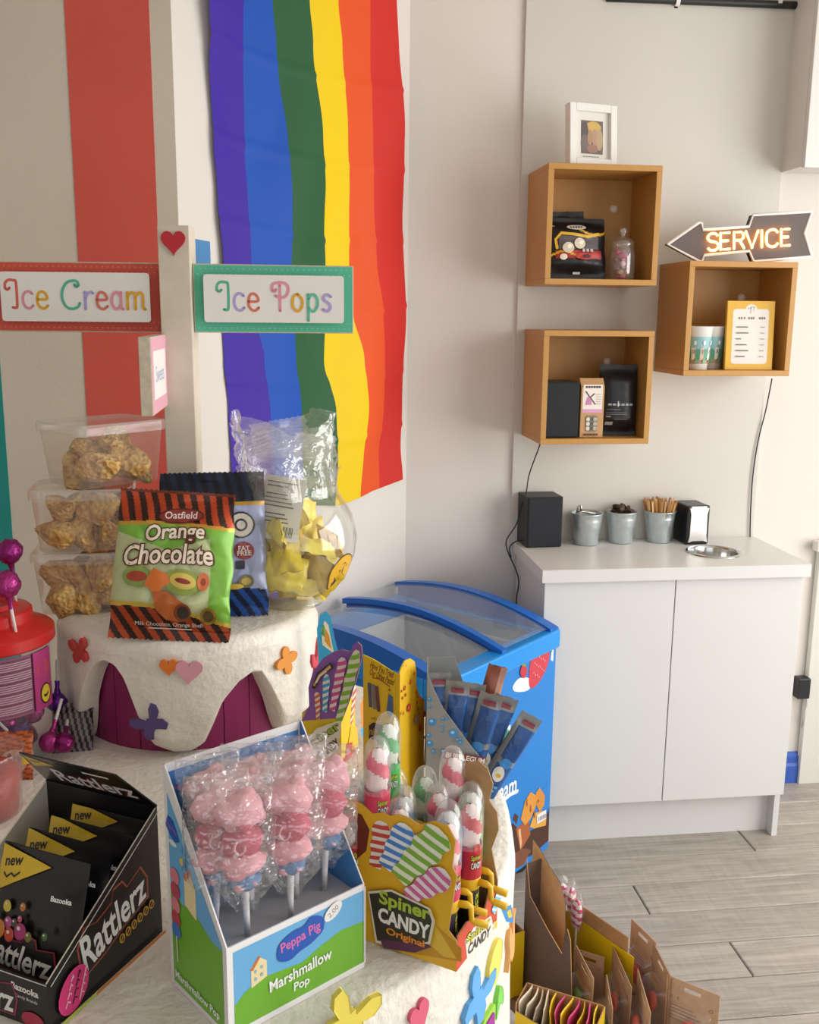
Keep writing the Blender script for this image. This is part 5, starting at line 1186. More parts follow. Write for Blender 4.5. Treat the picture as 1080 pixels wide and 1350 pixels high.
lollyart(fl, 487, 1150, 498, 1090, .022, 'c8483a', 'ece6da', 6); lollyart(fl, 500, 1150, 530, 1096, .026, '4a86d0', 'eaf0f2', 6); lollyart(fl, 518, 1165, 575, 1105, .034, '7fb23a', 'eaf0d6', 7); lollyart(fl, 530, 1190, 582, 1160, .026, 'd0649a', 'f0e2e8', 6)
c = fl(535, 1228); o_ = fl(600, 1228)
spoly(fl, [(480, 1180), (510, 1178), (560, 1205), (566, 1222), (560, 1252), (530, 1258), (490, 1248)], P('dcd6c0', .4)); spoly(fl, [(482, 1183), (510, 1181), (557, 1206), (562, 1222), (557, 1249), (530, 1254), (492, 1245)], P('2c2a20', .4))
spoly(fl, [(496, 1244), (556, 1252), (562, 1256), (540, 1263), (500, 1255)], P('5a2a4c', .4))
def tf(f, s, x, y, wpx, hpx, m, **k):
    a = Vector(f(x-wpx/2, y)); b_ = Vector(f(x+wpx/2, y)); c_ = Vector(f(x, y-hpx/2)); d_ = Vector(f(x, y+hpx/2))
    pr.text(s, *f(x, y), m, w=(b_-a).length, h=(c_-d_).length, **k)
tf(fl, 'Spiner', 527, 1202, 62, 23, P('a9c23a', .4), bold=.03, rot=-.02); tf(fl, 'CANDY', 526, 1223, 62, 20, P('ecebe4', .4), bold=.04, rot=-.03); tf(fl, 'Original', 528, 1243, 46, 12, P('e08a1e', .4), bold=.03, rot=-.02)
pr.build('printed_artwork', lpn)
pr = Print(I4)
spoly(fr_, [(614, 1264), (612, 1240), (622, 1222), (642, 1206), (645, 1222), (636, 1240), (620, 1260)], P('e6e1d6', .4))
def tf2(f, s, x0, y0, x1, y1, h, m, **k):
    a = Vector(f(x0, y0)); b_ = Vector(f(x1, y1)); pr.text(s, *((a+b_)/2), m, w=(b_-a).length, h=h, rot=math.atan2((b_-a).y, (b_-a).x), **k)
tf2(fr_, 'Spiner', 613, 1240, 641, 1213, .015, P('2a2a1c', .4), bold=.06); tf2(fr_, 'Spiner', 613.5, 1240, 640.5, 1213, .0135, P('c9c42a', .4), bold=.02); tf2(fr_, 'CANDY', 615, 1252, 641, 1225, .012, P('3a3a38', .4), bold=.03); tf2(fr_, 'FLAVOURS', 638, 1238, 663, 1217, .008, P('efe6da', .4), bold=.02); tf2(fr_, '4', 644, 1222, 649, 1214, .011, P('f0c62c', .4), bold=.05)
lollyart(fr_, 644, 1202, 652, 1172, .020, '6ac4dd', 'e6f2f4', 5); spoly(fr_, [(652, 1196), (664, 1190), (667, 1214), (658, 1213)], P('3a8ed0', .4)); spoly(fr_, [(659, 1200), (663, 1196), (665, 1206), (661, 1208)], P('f0c62c', .4))
pr.build('printed_artwork', rpn)
# --- candies
dome = CLEAR('fbfdfd', .10, 1., .03, edge=1.5, base=.09)
ycr = P('e2b41a', .4)
FLV = {'pink': ('e2506f', 'f1dcdc', 'cf3a5e'), 'blue': ('4aa3d8', 'e9eef0', '3d8fd0'), 'green': ('58b070', 'e6ece0', '4fc05a'), 'red': ('c8323c', 'efd9d6', 'b81e30'), 'pale': ('d8d6c8', 'efeeea', 'c9d8b8')}
def crank(kind):
    c1, c2, c3 = FLV[kind]; R_ = .0172
    t = thing('crank_candy', 'x', 'candy', I4, 'crank candies in the display box')
    MB().lathe([(0, 0), (.0125, 0), (.0125, .058), (0, .058)], P('2c2530', .4), 20).build('handle', t, smooth=False)
    pr = Print(I4, fn=lambda x, y, off: ((.0129+off)*math.cos(x), (.0129+off)*math.sin(x), y))
    vs, fs, tw, th = text2d('SPINER', 1, .03, 0, 1)
    pr._put([(-math.pi/2+(-y*.02)/.0129*.62, .03+x*.0155) for x, y in vs], fs, P('b5c43a', .4)); pr.build('handle_print', t)
    MB().lathe([(.0145, .058), (.0155, .06), (.0155, .071), (.0145, .073)], ycr, 20, cap0=True, cap1=True).build('collar', t, smooth=True)
    MB().tube([(0, -.012, .066), (0, -.026, .066), (.002, -.030, .063), (.003, -.031, .048), (.004, -.034, .045), (.005, -.052, .043)], [.0042, .0042, .0036, .0034, .0042, .0046], ycr, 10).build('crank_handle', t, smooth=True)
    MB().lathe([(.0163, .073), (.0165, .076), (.0165, .112)], P(c3, .35, noise_amt=.03, nscale=30), 26).build('colour_sleeve', t, smooth=True)
    pr = Print(I4, fn=lambda x, y, off: ((.0168+off)*math.cos(x-math.pi/2-.55), (.0168+off)*math.sin(x-math.pi/2-.55), y))
    pr.rect(-.55, .078, .55, .086, P(c3, .4), n=8)
    for s_, y_, c_, e_, w_ in (('Spiner', .099, 'c6cc3a', '1d1f16', .85), ('CANDY', .0905, 'ecebe4', '1d1f16', .85)):
        vs, fs, tw, th = text2d(s_, 1, .07, 0, 1); pr._put([(x*w_/tw*1.06, y_+y*.0078/th*1.12) for x, y in vs], fs, P(e_, .4))
        vs, fs, tw, th = text2d(s_, 1, .02, 0, 1); pr._put([(x*w_/tw, y_+y*.0078/th) for x, y in vs], fs, P(c_, .4))
    pr.ell(0, .111, .3, .0055, P(c1, .4)); pr.ell(.1, .1165, .16, .0025, P('6fae3a', .4), .4)
    pr.build('sleeve_print', t)
    # twisted candy: helical two-colour swirl
    b = MB()
    def sw(u, v):
        a = 2*math.pi*u; z = .076+.082*v; w = .0142*(1+.10*math.sin(v*21-a))*(1 if v < .72 else math.sqrt(max(.0004, 1-((v-.72)/.282)**2)))
        return (w*math.cos(a), w*math.sin(a), z)
    b.grid(sw, 24, 34, None, matfn=lambda u, v: P(c1, .45, sss=.0) if ((u+v*2.1) % 1) < .42 else P(c2, .45)); b.build('swirl_candy', t, smooth=True)
    MB().lathe([(R_+.0004, .108), (R_+.0004, .146), (R_*.97, .154), (R_*.82, .162), (R_*.55, .1685), (R_*.25, .1715), (.0005, .172)], dome, 30).build('clear_dome', t, smooth=True)
    return t
cp = {k: crank(k) for k in FLV}; usedc = set()
LBL = {'pink': 'pink strawberry crank candy with clear dome and yellow crank', 'blue': 'blue crank candy with clear dome and yellow crank', 'green': 'green apple crank candy with clear dome and yellow crank', 'red': 'red cherry crank candy with clear dome and yellow crank', 'pale': 'pale white crank candy with clear dome and yellow crank'}
# (x along red lip, y along yellow side, lift, flavour, turn)
CS = [(.017, .021, 0, 'pink', .15, 'standing at the corner of its box'), (.042, .034, .0, 'blue', .0, 'second in the row behind the red lip'), (.068, .022, .0, 'red', -.1, 'in the row behind the red lip'), (.092, .033, .0, 'green', -.1, 'at the far end of the red lip'),
      (.022, .081, .0, 'red', 0, 'behind the drawn green lolly'), (.074, .064, .0, 'pink', 0, 'in the middle of its box'), (.050, .092, .0, 'blue', 0, 'in the middle of its box'), (.092, .090, .006, 'green', 0, 'by the brown card header'),
      (.020, .107, .066, 'pink', 0, 'raised high above its neighbours'), (.078, .120, .004, 'pale', 0, 'in the back half of its box'), (.099, .060, .034, 'pink', 0, 'beside the brown card header'), (.062, .120, .076, 'green', 0, 'raised highest of all'),
      (.017, .134, .0, 'red', 0, 'next to the marshmallow pops'), (.072, .150, .0, 'pale', 0, 'in the rear corner of its box'), (.047, .152, .0, 'blue', 0, 'at the back of its box'), (.046, .122, .0, 'pale', 0, 'at the back of its box')]
for i, (x, y, lf, k, a, wh) in enumerate(CS):
    M = TR(*(Ms @ Vector((x, y, .002+lf)))) @ RZ(math.radians(ra)+a+(.12 if i < 4 else 0)) @ Matrix.Diagonal((.86, .86, .985, 1))
    lab = LBL[k].replace(' with clear dome and yellow crank', '')+' with clear dome, '+wh
    if k in usedc: o = dup(cp[k], M, lab)
    else: o = cp[k]; o.matrix_world = M; o['label'] = lab; usedc.add(k)
    if i >= 4:
        for c_ in list(o.children):
            if c_.name.startswith('crank_handle') and i not in (8, 11): bpy.data.objects.remove(c_)
# ------------------------------------------------------------------ second crank-candy carton with purple header
c0 = G(450, 1009, T1); la = 163.; rb_ = 55.
Mx = FR((c0.x, c0.y, T1+.0005), pdir(rb_+8), pdir(rb_+98), (0, 0, 1))
t = thing('candy_display_carton', 'yellow candy carton with purple lolly header beside the cake tier', 'display box', Mx)
CL, CR_ = .066, .054; HT = VA(452, 948, c0).z-T1
LF2 = FR((0, CL, 0), (0, -1, 0), (0, 0, 1)); RF2 = FR((0, 0, 0), (1, 0, 0), (0, 0, 1))
f1 = facepx(Mx @ LF2); f2 = facepx(Mx @ RF2); yb2 = P('e8c81e', .4)
hp_ = [f1(*q) for q in [(453, 946), (462, 922), (471, 893), (478, 866), (477, 851), (472, 846), (466, 850), (462, 859), (452, 856), (440, 859), (426, 868), (413, 885), (407, 906), (408, 930), (398, 950)]]
lpn = panel(t, 'front_panel', LF2, [(0, 0), (CL, 0), (CL, HT*.98), (0, HT)], yb2, KRAFT)
hpn = panel(t, 'header_card', LF2 @ TR(0, 0, .0008), hp_, P('8f5bb0', .4), KRAFT)
panel(t, 'side_panel', RF2, [(0, 0), (CR_, 0), (CR_, HT*.9), (CR_*.7, HT*1.35), (CR_*.4, HT*1.3), (0, HT)], yb2, KRAFT)
panel(t, 'back_panel', FR((CR_, CL, 0), (-1, 0, 0), (0, 0, 1)), [(0, 0), (CR_, 0), (CR_, HT), (0, HT)], yb2, KRAFT); panel(t, 'side_panel', FR((CR_, 0, 0), (0, 1, 0), (0, 0, 1)), [(0, 0), (CL, 0), (CL, HT), (0, HT)], yb2, KRAFT)
pr = Print(TR(0, 0, .0009))
lollyart(f1, 420, 948, 419, 912, .009, 'd86a3a', 'f0e2d8', 5); lollyart(f1, 429, 938, 432, 888, .011, '4aa9dc', 'eaf2f5', 6); lollyart(f1, 439, 936, 454, 866, .014, 'd6559a', 'f3e2ea', 7); lollyart(f1, 448, 950, 473, 856, .016, '8cc63f', 'eef3dc', 8)
spoly(f1, [(413, 905), (420, 886), (438, 872), (442, 879), (426, 890), (417, 907)], P('2f2a26', .4)); spoly(f1, [(415, 902), (422, 888), (437, 875), (439, 879), (425, 889), (417, 903)], P('d6b06a', .4)); spoly(f1, [(418, 898), (423, 889), (432, 882), (433, 884), (425, 890), (420, 899)], P('ece6da', .4))
spoly(f1, [(405, 990), (405, 975), (420, 958), (450, 948), (452, 955), (447, 992), (430, 998)], P('efeadc', .4)); tf2(f1, 'Spiner', 406, 984, 450, 954, .019, P('23261a', .4), bold=.07); tf2(f1, 'Spiner', 406.5, 984, 449.5, 954, .0175, P('a9c23a', .4), bold=.02); tf2(f1, 'CANDY', 422, 995, 449, 975, .014, P('3d3d44', .4), bold=.04)
pr.build('printed_artwork', hpn)
pr = Print(I4)
lollyart(f2, 463, 955, 468, 905, .013, 'e0602c', 'f3ece2', 5); spoly(f2, [(458, 985), (462, 958), (470, 958), (472, 985)], P('efc12a', .4)); spoly(f2, [(455, 1000), (457, 980), (464, 978), (463, 998)], P('c8402c', .4)); pr.rect(0, 0, CR_, .006, P('cf4a2e', .4))
spoly(f2, [(474, 930), (479, 915), (483, 935), (481, 958), (476, 962)], P('d98a3a', .4)); spoly(f2, [(474, 962), (480, 956), (482, 966), (477, 972)], P('3fa8d8', .4)); pr.build('printed_artwork', [c_ for c_ in t.children if c_.name.startswith('side_panel')][0])
# blue card leaning behind it
p = G(424, 985, T1); zt_ = VA(430, 808, p).z-T1
Mb = FR((p.x+.012, p.y+.06, T1+.0005), pdir(5), (0, 0, 1)) 
t = thing('lolly_card', 'blue die-cut lolly card standing between the cake tier and freezer', 'card', Mb)
fB = facepx(Mb); bl_ = [fB(*q) for q in [(424, 985), (420, 870), (418, 830), (422, 811), (430, 806), (436, 812), (441, 840), (447, 862), (452, 985)]]
MB().prism(bl_, -.0016, 0, P('39a3d4', .4)).build('card_sheet', t)
pr = Print(I4); spoly(fB, [(425, 850), (424, 830), (428, 818), (433, 824), (438, 850), (441, 862)], P('e8e2c8', .4)); spoly(fB, [(428, 845), (429, 828), (434, 838), (437, 856)], P('d89a3a', .4)); spoly(fB, [(424, 836), (426, 822), (428, 826), (428, 840)], P('4f9a4a', .4)); pr.build('printed_artwork', t)
# ------------------------------------------------------------------ yellow sweets carton
c0 = G(526, 1072, T1); Mm = FR((c0.x, c0.y, T1+.0005), pdir(58), pdir(148), (0, 0, 1))
t = thing('yellow_sweet_carton', 'yellow carton with red bubbles and torn wavy top behind the candies', 'display box', Mm)
ML, MR = .056, .062; LF3 = FR((0, ML, 0), (0, -1, 0), (0, 0, 1)); RF3 = FR((0, 0, 0), (1, 0, 0), (0, 0, 1)); f1 = facepx(Mm @ LF3); f2 = facepx(Mm @ RF3)
ym = P('dbb11c', .45)
h1 = [f1(*q) for q in [(524, 889), (515, 884), (508, 879), (500, 874), (492, 869), (484, 864)]]
lpn = panel(t, 'side_panel', LF3, [(0, 0), (ML, 0), (ML, h1[0][1])]+h1[1:-1]+[(0, h1[-1][1])], ym, P('e2c53a', .5))
h2 = [f2(*q) for q in [(524, 889), (529, 881), (534, 871), (541, 868), (547, 872), (549, 884), (549, 905), (554, 917), (560, 924)]]
rpn = panel(t, 'front_panel', RF3, [(0, 0), (h2[-1][0], 0)]+list(reversed(h2[1:]))+[(0, h2[0][1])], ym, P('e2c53a', .5)); MRr = h2[-1][0]
panel(t, 'side_panel', FR((MRr, 0, 0), (0, 1, 0), (0, 0, 1)), [(0, 0), (ML, 0), (ML, h2[-1][1]), (0, h2[-1][1])], ym, P('e2c53a', .5)); panel(t, 'back_panel', FR((MRr, ML, 0), (-1, 0, 0), (0, 0, 1)), [(0, 0), (MRr, 0), (MRr, h1[-1][1]*.9), (0, h2[-1][1])], ym, P('e2c53a', .5))
pr = Print(I4); bw = P('6b3a14', .5)
tf2(f1, 'Have You Tried', 489, 876, 519, 890, .0095, bw, bold=.01); tf2(f1, 'Our Other Packs!', 488, 885, 520, 900, .0095, bw, bold=.01); pr.stroke([f1(491, 893), f1(500, 895), f1(514, 905)], .0016, P('a8401c', .5))
for x0, y0, x1, y1, c_ in [(487, 900, 489, 932, '4a4f6a'), (492, 902, 495, 935, '7a6a6c'), (497, 904, 500, 938, '6a4038')]: pr.stroke([f1(x0, y0), f1((x0+x1)/2, (y0+y1)/2), f1(x1, y1)], .005, P(c_, .5), caps=False)
spoly(f1, [(513, 914), (518, 918), (519, 940), (514, 946), (510, 938)], P('46608c', .5)); spoly(f1, [(512, 910), (514, 907), (516, 911)], P('a8401c', .5)); spoly(f1, [(487, 973), (487, 956), (493, 952), (506, 957), (508, 972), (497, 976)], P('2e1c12', .5)); tf2(f1, 'millions', 488, 963, 507, 968, .011, P('b98c3a', .5), bold=.02); tf2(f1, 'millions', 490, 946, 502, 948, .004, bw)
pr.build('printed_artwork', lpn)
pr = Print(I4)
for x, y, r_, c_ in [(541, 899, .0042, 'c8481e'), (546, 888, .0025, 'c8481e'), (533, 907, .0036, 'a8321e'), (529, 911, .002, '8a3a1e'), (534, 916, .0024, '8a3a1e'), (530, 920, .0022, '8a3a1e'), (538, 933, .0058, 'b0342c'), (548, 913, .0022, '8a3a1e'), (549, 918, .0024, '8a3a1e'), (548, 926, .0026, '8a3a1e'), (549, 934, .0026, '8a3a1e'), (550, 941, .0022, '8a3a1e'), (557, 941, .0048, 'b0342c'), (529, 940, .0026, '8a3a1e'), (551, 959, .005, 'b0342c'), (532, 877, .0018, 'c8481e'), (538, 884, .0016, 'c8481e'), (546, 948, .007, '7d7a7c')]:
    c_c = f2(x, y); pr.ell(*c_c, r_, r_, P(c_, .4)); pr.ell(c_c[0]-r_*.2, c_c[1]+r_*.2, r_*.45, r_*.45, P('d06a4a', .4))
tf2(f2, 'CC', 552, 972, 559, 970, .007, P('e8e0d0', .4), bold=.05); pr.build('printed_artwork', rpn)
# ------------------------------------------------------------------ grey bubblegum carton with blue sticks
c0 = G(561, 1062, T1); Mg = FR((c0.x, c0.y, T1+.0005), pdir(-8), pdir(82), (0, 0, 1))
t = thing('bubblegum_carton', 'grey bubblegum carton with blue bubbles and a diagonal cut', 'display box', Mg)
gF = FR((0, 0, 0), (1, 0, 0), (0, 0, 1)); f1 = facepx(Mg @ gF); gg = P('8f9294', .4); gi = P('a8a49a', .6)
gp = [f1(*q) for q in [(563, 885), (568, 900), (585, 935), (600, 955), (622, 985), (650, 1012), (657, 1022)]]; GW = .088; GD = .06
gp = [(max(0, min(GW, u)), v) for u, v in gp]; GH = gp[0][1]; g1 = gp[-1][1]
gpn = panel(t, 'front_panel', gF, [(0, 0), (GW, 0), (GW, g1)]+list(reversed(gp[1:]))+[(0, GH)], gg, gi)
panel(t, 'side_panel', FR((0, GD, 0), (0, -1, 0), (0, 0, 1)), [(0, 0), (GD, 0), (GD, GH), (0, GH)], KRAFT, gi); panel(t, 'side_panel', FR((GW, 0, 0), (0, 1, 0), (0, 0, 1)), [(0, 0), (GD, 0), (GD, g1), (0, g1)], gg, gi)
bpn = panel(t, 'back_panel', FR((GW, GD, 0), (-1, 0, 0), (0, 0, 1)), [(0, 0), (GW, 0), (GW, GH), (GW*.55, GH), (0, g1*1.2)], gg, gg)
pr = Print(I4)
for x, y, r_ in [(570, 952, .006), (598, 967, .0068), (567, 980, .005), (567, 922, .0032), (567, 932, .002), (585, 948, .0024), (590, 947, .002), (584, 956, .002), (584, 963, .0022), (566, 969, .0034), (604, 975, .003), (608, 979, .0026), (608, 974, .002), (572, 990, .003), (585, 990, .004), (620, 1000, .004)]:
    if True: pr.ell(*f1(x, y), r_, r_, P('3f8fd0', .3)); q = f1(x-1.2, y-1.5); pr.ell(*q, r_*.4, r_*.35, P('9cc9ec', .3))
spoly(f1, [(586, 988), (641, 997), (638, 1008), (584, 998)], P('7d2a3c', .4)); tf2(f1, 'BUBBLEGUM', 588, 993, 639, 1002, .008, P('ece8e4', .4), bold=.03); tf2(f1, 'FLAVOUR', 590, 1002, 625, 1008, .007, P('2c2c34', .4), bold=.02)
pr.build('printed_artwork', gpn)
def gdec(pr):
    pr.rect(-.011, .07, .011, .122, P('1f4a86', .3)); pr.ell(.0, .064, .009, .008, P('3a86cc', .3)); pr.ell(-.001, .046, .0085, .012, P('d9d8d4', .3), .3); pr.ell(0, .044, .004, .003, P('cfae2c', .3)); pr.rect(-.009, .012, .009, .034, P('24508f', .3))
    for k in range(6): pr.ell(-.006+.006*(k % 3), .018+.008*(k//3), .0028, .0028, P('5cb6d8', .3))
    pr.rect(-.009, .126, .009, .133, P('7d2a3c', .3))
for k, (x, y, rz, ty, lf) in enumerate([(.014, .028, .1, .02, .045), (.030, .022, .0, .1, .035), (.045, .03, .1, .16, .028), (.058, .02, -.1, .24, .02), (.070, .034, .0, .32, .012), (.080, .022, .1, .52, -.004)]):
    bag('gum_stick_packet', ['grey and blue gum stick packet at the tall end of the grey carton', 'gum stick packet second from the tall end of the grey carton', 'gum stick packet third from the tall end of the grey carton', 'leaning gum stick packet third from the low end of the carton', 'leaning gum stick packet second from the low end of the carton', 'gum stick packet hanging over the low end of the carton'][k], 'gum packet',
        Mg @ TR(x, y, .006+lf*.9) @ RZ(rz) @ RYm(ty), .034, .140, .018, lambda u, v: P('8b8d90', .3, metal=.25, noise_amt=.1, nscale=40) if (v > .86 or v < .05 or u < .2 or .42 < v < .5) else P('2a5a9c', .3, metal=.1), P('9a9a9a', .35, metal=.3), group='gum stick packets in the grey carton', nu=12, nv=30, seed=50+k, crease=.0016, decorate=gdec)
bag('gum_stick_packet', 'brown cola gum stick packet standing taller among the blue packets', 'gum packet', Mg @ TR(.062, .048, .03) @ RYm(.24), .028, .165, .014, lambda u, v: P('8a4a34', .35, noise_amt=.25, nscale=25) if u < .7 else P('b98a78', .35), P('8a4a34', .4), group='gum stick packets in the grey carton', nu=12, nv=30, seed=77, crease=.002)
# ================================================================== ICE CREAM FREEZER
fu = Vector((.72, .694, 0)).normalized(); fd = Vector((-fu.y, fu.x, 0))
FC = G(735, 829, .755); FC = Vector((FC.x, FC.y, 0)); LN, DPT = .55, .575
FO_ = FC-fu*LN; Mf = FR((FO_.x, FO_.y, 0), fu, fd, (0, 0, 1))
t = thing('ice_cream_freezer', 'blue chest freezer with curved sliding glass lids below the flag', 'freezer', Mf)
b1, b2, b3 = P('1f7fd0', .35), P('1f90e2', .3), P('1567c4', .35); wht = P('eef0f0', .4)
ZB, ZR, ZT = .07, .700, .755
b = MB(); e = .045
b.box(0, LN, 0, e, ZB, ZR, b1); b.box(0, LN, DPT-e, DPT, ZB, ZR, b1); b.box(0, e, e, DPT-e, ZB, ZR, b1); b.box(LN-e, LN, e, DPT-e, ZB, ZR, b1); b.box(e, LN-e, e, DPT-e, ZB, ZB+.05, b1)
b.build('body', t, bevel=.004)
b = MB(); w = .0015
b.box(e-w, e, e, DPT-e, .3, ZT-.01, wht); b.box(LN-e, LN-e+w, e, DPT-e, .3, ZT-.01, wht); b.box(e, LN-e, e-w, e, .3, ZT-.01, wht); b.box(e, LN-e, DPT-e, DPT-e+w, .3, ZT-.01, wht); b.box(e, LN-e, e, DPT-e, .3, .31, wht)
b.build('liner', t)
for (x, c_) in ((.16, 'd9a7a2'), (.36, 'c9d6df')):
    MB().box(x-.07, x+.07, .12, .44, .311, .50, P(c_, .6)).build('ice_cream_carton', None, M=Mf, bevel=.003)
for k, o in enumerate([o for o in bpy.data.objects if o.name.startswith('ice_cream_carton')]): tag(o, ['pale pink ice cream carton inside the freezer', 'pale blue ice cream carton inside the freezer'][k], 'carton')
def rimbar(x0, x1, y0, y1, m): return MB().box(x0, x1, y0, y1, ZR, ZT, m)
rimbar(-.008, LN+.008, -.008, e+.004, b2).build('front_rim', t, bevel=.006); rimbar(-.008, LN+.008, DPT-e-.004, DPT+.004, b2).build('back_rim', t, bevel=.006)
rimbar(-.008, e, e+.004, DPT-e-.004, b2).build('end_rim', t, bevel=.004); rimbar(LN-e, LN+.008, e+.004, DPT-e-.004, b2).build('end_rim', t, bevel=.004)
def arc(s, off=0.): return ZT+.004+off+.034*s+.042*math.sin(math.pi*min(1, max(0, s)))**.9
def crescent(x0, x1, m, z0=ZT-.004, off=0.):
    pts = [(DPT*k/24, arc(k/24, off)) for k in range(25)]; poly = [(0, z0)]+[(DPT, z0)]+list(reversed(pts))
    return MB().prism(poly, 0, x1-x0, m, FR((x0, 0, 0), (0, 1, 0), (0, 0, 1), (1, 0, 0)))
crescent(LN-.022, LN+.006, b3).build('end_cheek', t, bevel=.003); crescent(-.006, .022, b3).build('end_cheek', t, bevel=.003)
def lidframe(x, wd, off, m, th=.016):
    pts = [(DPT*k/24, arc(k/24, off)) for k in range(25)]
    return MB().prism([(y, z-th) for y, z in pts]+[(y, z) for y, z in reversed(pts)], 0, wd, m, FR((x, 0, 0), (0, 1, 0), (0, 0, 1), (1, 0, 0)))
gls = [CLEAR('dfe7ee', .16, .9, .05, edge=1.3)]*2
for li, (x0, x1, off) in enumerate(((.268, LN-.024, .004), (.028, .30, -.012))):
    l_ = lidframe(x0, .022, off, b3); l_.build('lid_frame', t, bevel=.002); lidframe(x1-.014, .014, off, b3).build('lid_frame', t, bevel=.002)
    MB().grid(lambda u, v: (x0+(x1-x0)*u, DPT*(.02+.96*v), arc(.02+.96*v, off)-.006), 2, 24, gls[li]).build('glass_lid', t, smooth=True)
# prints on the front
ff = facepx(Mf @ FR((0, 0, 0), (1, 0, 0), (0, 0, 1))); pr = Print(FR((0, 0, 0), (1, 0, 0), (0, 0, 1)), z=.0008)
def fp(pts, c, r=.4): pr.poly([ff(*q) for q in pts], P(c, r))
fp([(717, 838), (734, 830), (735, 846), (730, 852), (729, 872), (726, 870), (727, 856), (722, 850), (718, 852)], 'e9eef2')
fp([p[:2] for p in catmull([Vector((x, y, 0)) for x, y in [(676, 905), (683, 895), (693, 893), (700, 897), (698, 908), (688, 912), (678, 911)]], 4, True)], 'eef0f0')
fp([p[:2] for p in catmull([Vector((x, y, 0)) for x, y in [(697, 902), (698, 880), (703, 858), (714, 847), (722, 852), (724, 866), (719, 884), (709, 901), (701, 907)]], 4, True)], 'c93a4a')
for k in range(22):
    x = 702+(k*7) % 18; y = 858+(k*5.3) % 40
    if abs(x-711+.25*(y-878)) < 8: pr.ell(*ff(x, y), .0022, .0028, P('e8a89c', .4))
fp([(714, 850), (719, 845), (727, 842), (724, 852), (728, 860), (720, 855)], '6f9a34'); fp([p[:2] for p in catmull([Vector((x, y, 0)) for x, y in [(685, 888), (687, 878), (691, 876), (694, 884), (690, 894)]], 4, True)], 'c2323f'); fp([(686, 877), (691, 873), (693, 879)], '6f9a34')
pr.build('strawberry_print', t); pr = Print(FR((0, 0, 0), (1, 0, 0), (0, 0, 1)), z=.0008)
fp([(640, 1030), (640, 980), (673, 955), (673, 1014)], 'eef2f0'); fp([(643, 1025), (643, 984), (670.5, 961), (670.5, 1011)], '149a7c')
pr.build('green_logo_print', t); pr = Print(FR((0, 0, 0), (1, 0, 0), (0, 0, 1)), z=.0008)
a_, b_ = Vector(ff(618, 1066)), Vector(ff(681, 1034)); pr.text('Ice Cream', *((a_+b_)/2), P('eef2f4', .4), w=(b_-a_).length*1.0, h=.060, bold=.02, rot=math.atan2((b_-a_).y, (b_-a_).x)*.6)
pr.stroke([p[:2] for p in catmull([Vector((*ff(x, y), 0)) for x, y in [(640, 1085), (660, 1060), (672, 1048), (682, 1043)]], 5)], .012, P('eef2f4', .4))
pr.build('lettering_print', t); pr = Print(FR((0, 0, 0), (1, 0, 0), (0, 0, 1)), z=.0008)
fp([(660, 1110), (664, 1095), (676, 1085), (690, 1100), (706, 1092), (720, 1075), (724, 1066), (723, 1108), (700, 1128), (670, 1140)], '4a2a1e'); fp([(680, 1092), (697, 1080), (699, 1100), (686, 1122)], 'a85c34'); fp([(683, 1094), (686, 1092), (688, 1112), (686, 1120)], 'e2b48a')
fp([(676, 1080), (679, 1072), (683, 1076), (681, 1086)], '53301f'); fp([(668, 1130), (690, 1118), (700, 1120), (690, 1140), (668, 1150)], '7a4a34')
fp([(686, 1080), (692, 1056), (699, 1044), (706, 1048), (707, 1060), (700, 1078), (692, 1088)], 'd9953c'); fp([(706, 1045), (711, 1038), (718, 1048), (717, 1062), (711, 1070), (706, 1060)], 'd08a3a'); fp([(698, 1090), (704, 1072), (716, 1068), (720, 1078), (719, 1088), (704, 1092)], 'dfa548')
for k in range(12): pr.ell(*ff(694+(k*5) % 20, 1055+(k*7.7) % 28), .0035, .005, P('a8632a', .5))
fp([(707, 1074), (719, 1067), (719, 1079), (707, 1086)], 'eceaf0')
for k in range(5): fp([(709+k*2, 1077-k*1.1), (710+k*2, 1076.4-k*1.1), (710+k*2, 1082-k*1.1), (709+k*2, 1082.6-k*1.1)], '55555c')
pr.build('chocolate_print', t)
# near end: dark red band print
pr = Print(FR((0, DPT, 0), (0, -1, 0), (0, 0, 1)), z=.0008); pr.rect(.02, .2, DPT-.02, .62, P('8a2233', .4)); pr.build('end_print', t)
for x in (.06, LN-.06):
    for y in (.06, DPT-.06):
        o = MB().lathe([(0, -.012), (.028, -.012), (.030, -.009), (.030, .009), (.028, .012), (0, .012)], P('1c1c1e', .5), 20, TR(x, y, .031) @ RXm(math.pi/2)).box(x-.02, x+.02, y-.016, y+.016, .045, .071, P('2a2a2c', .5)); o.build('castor', t)
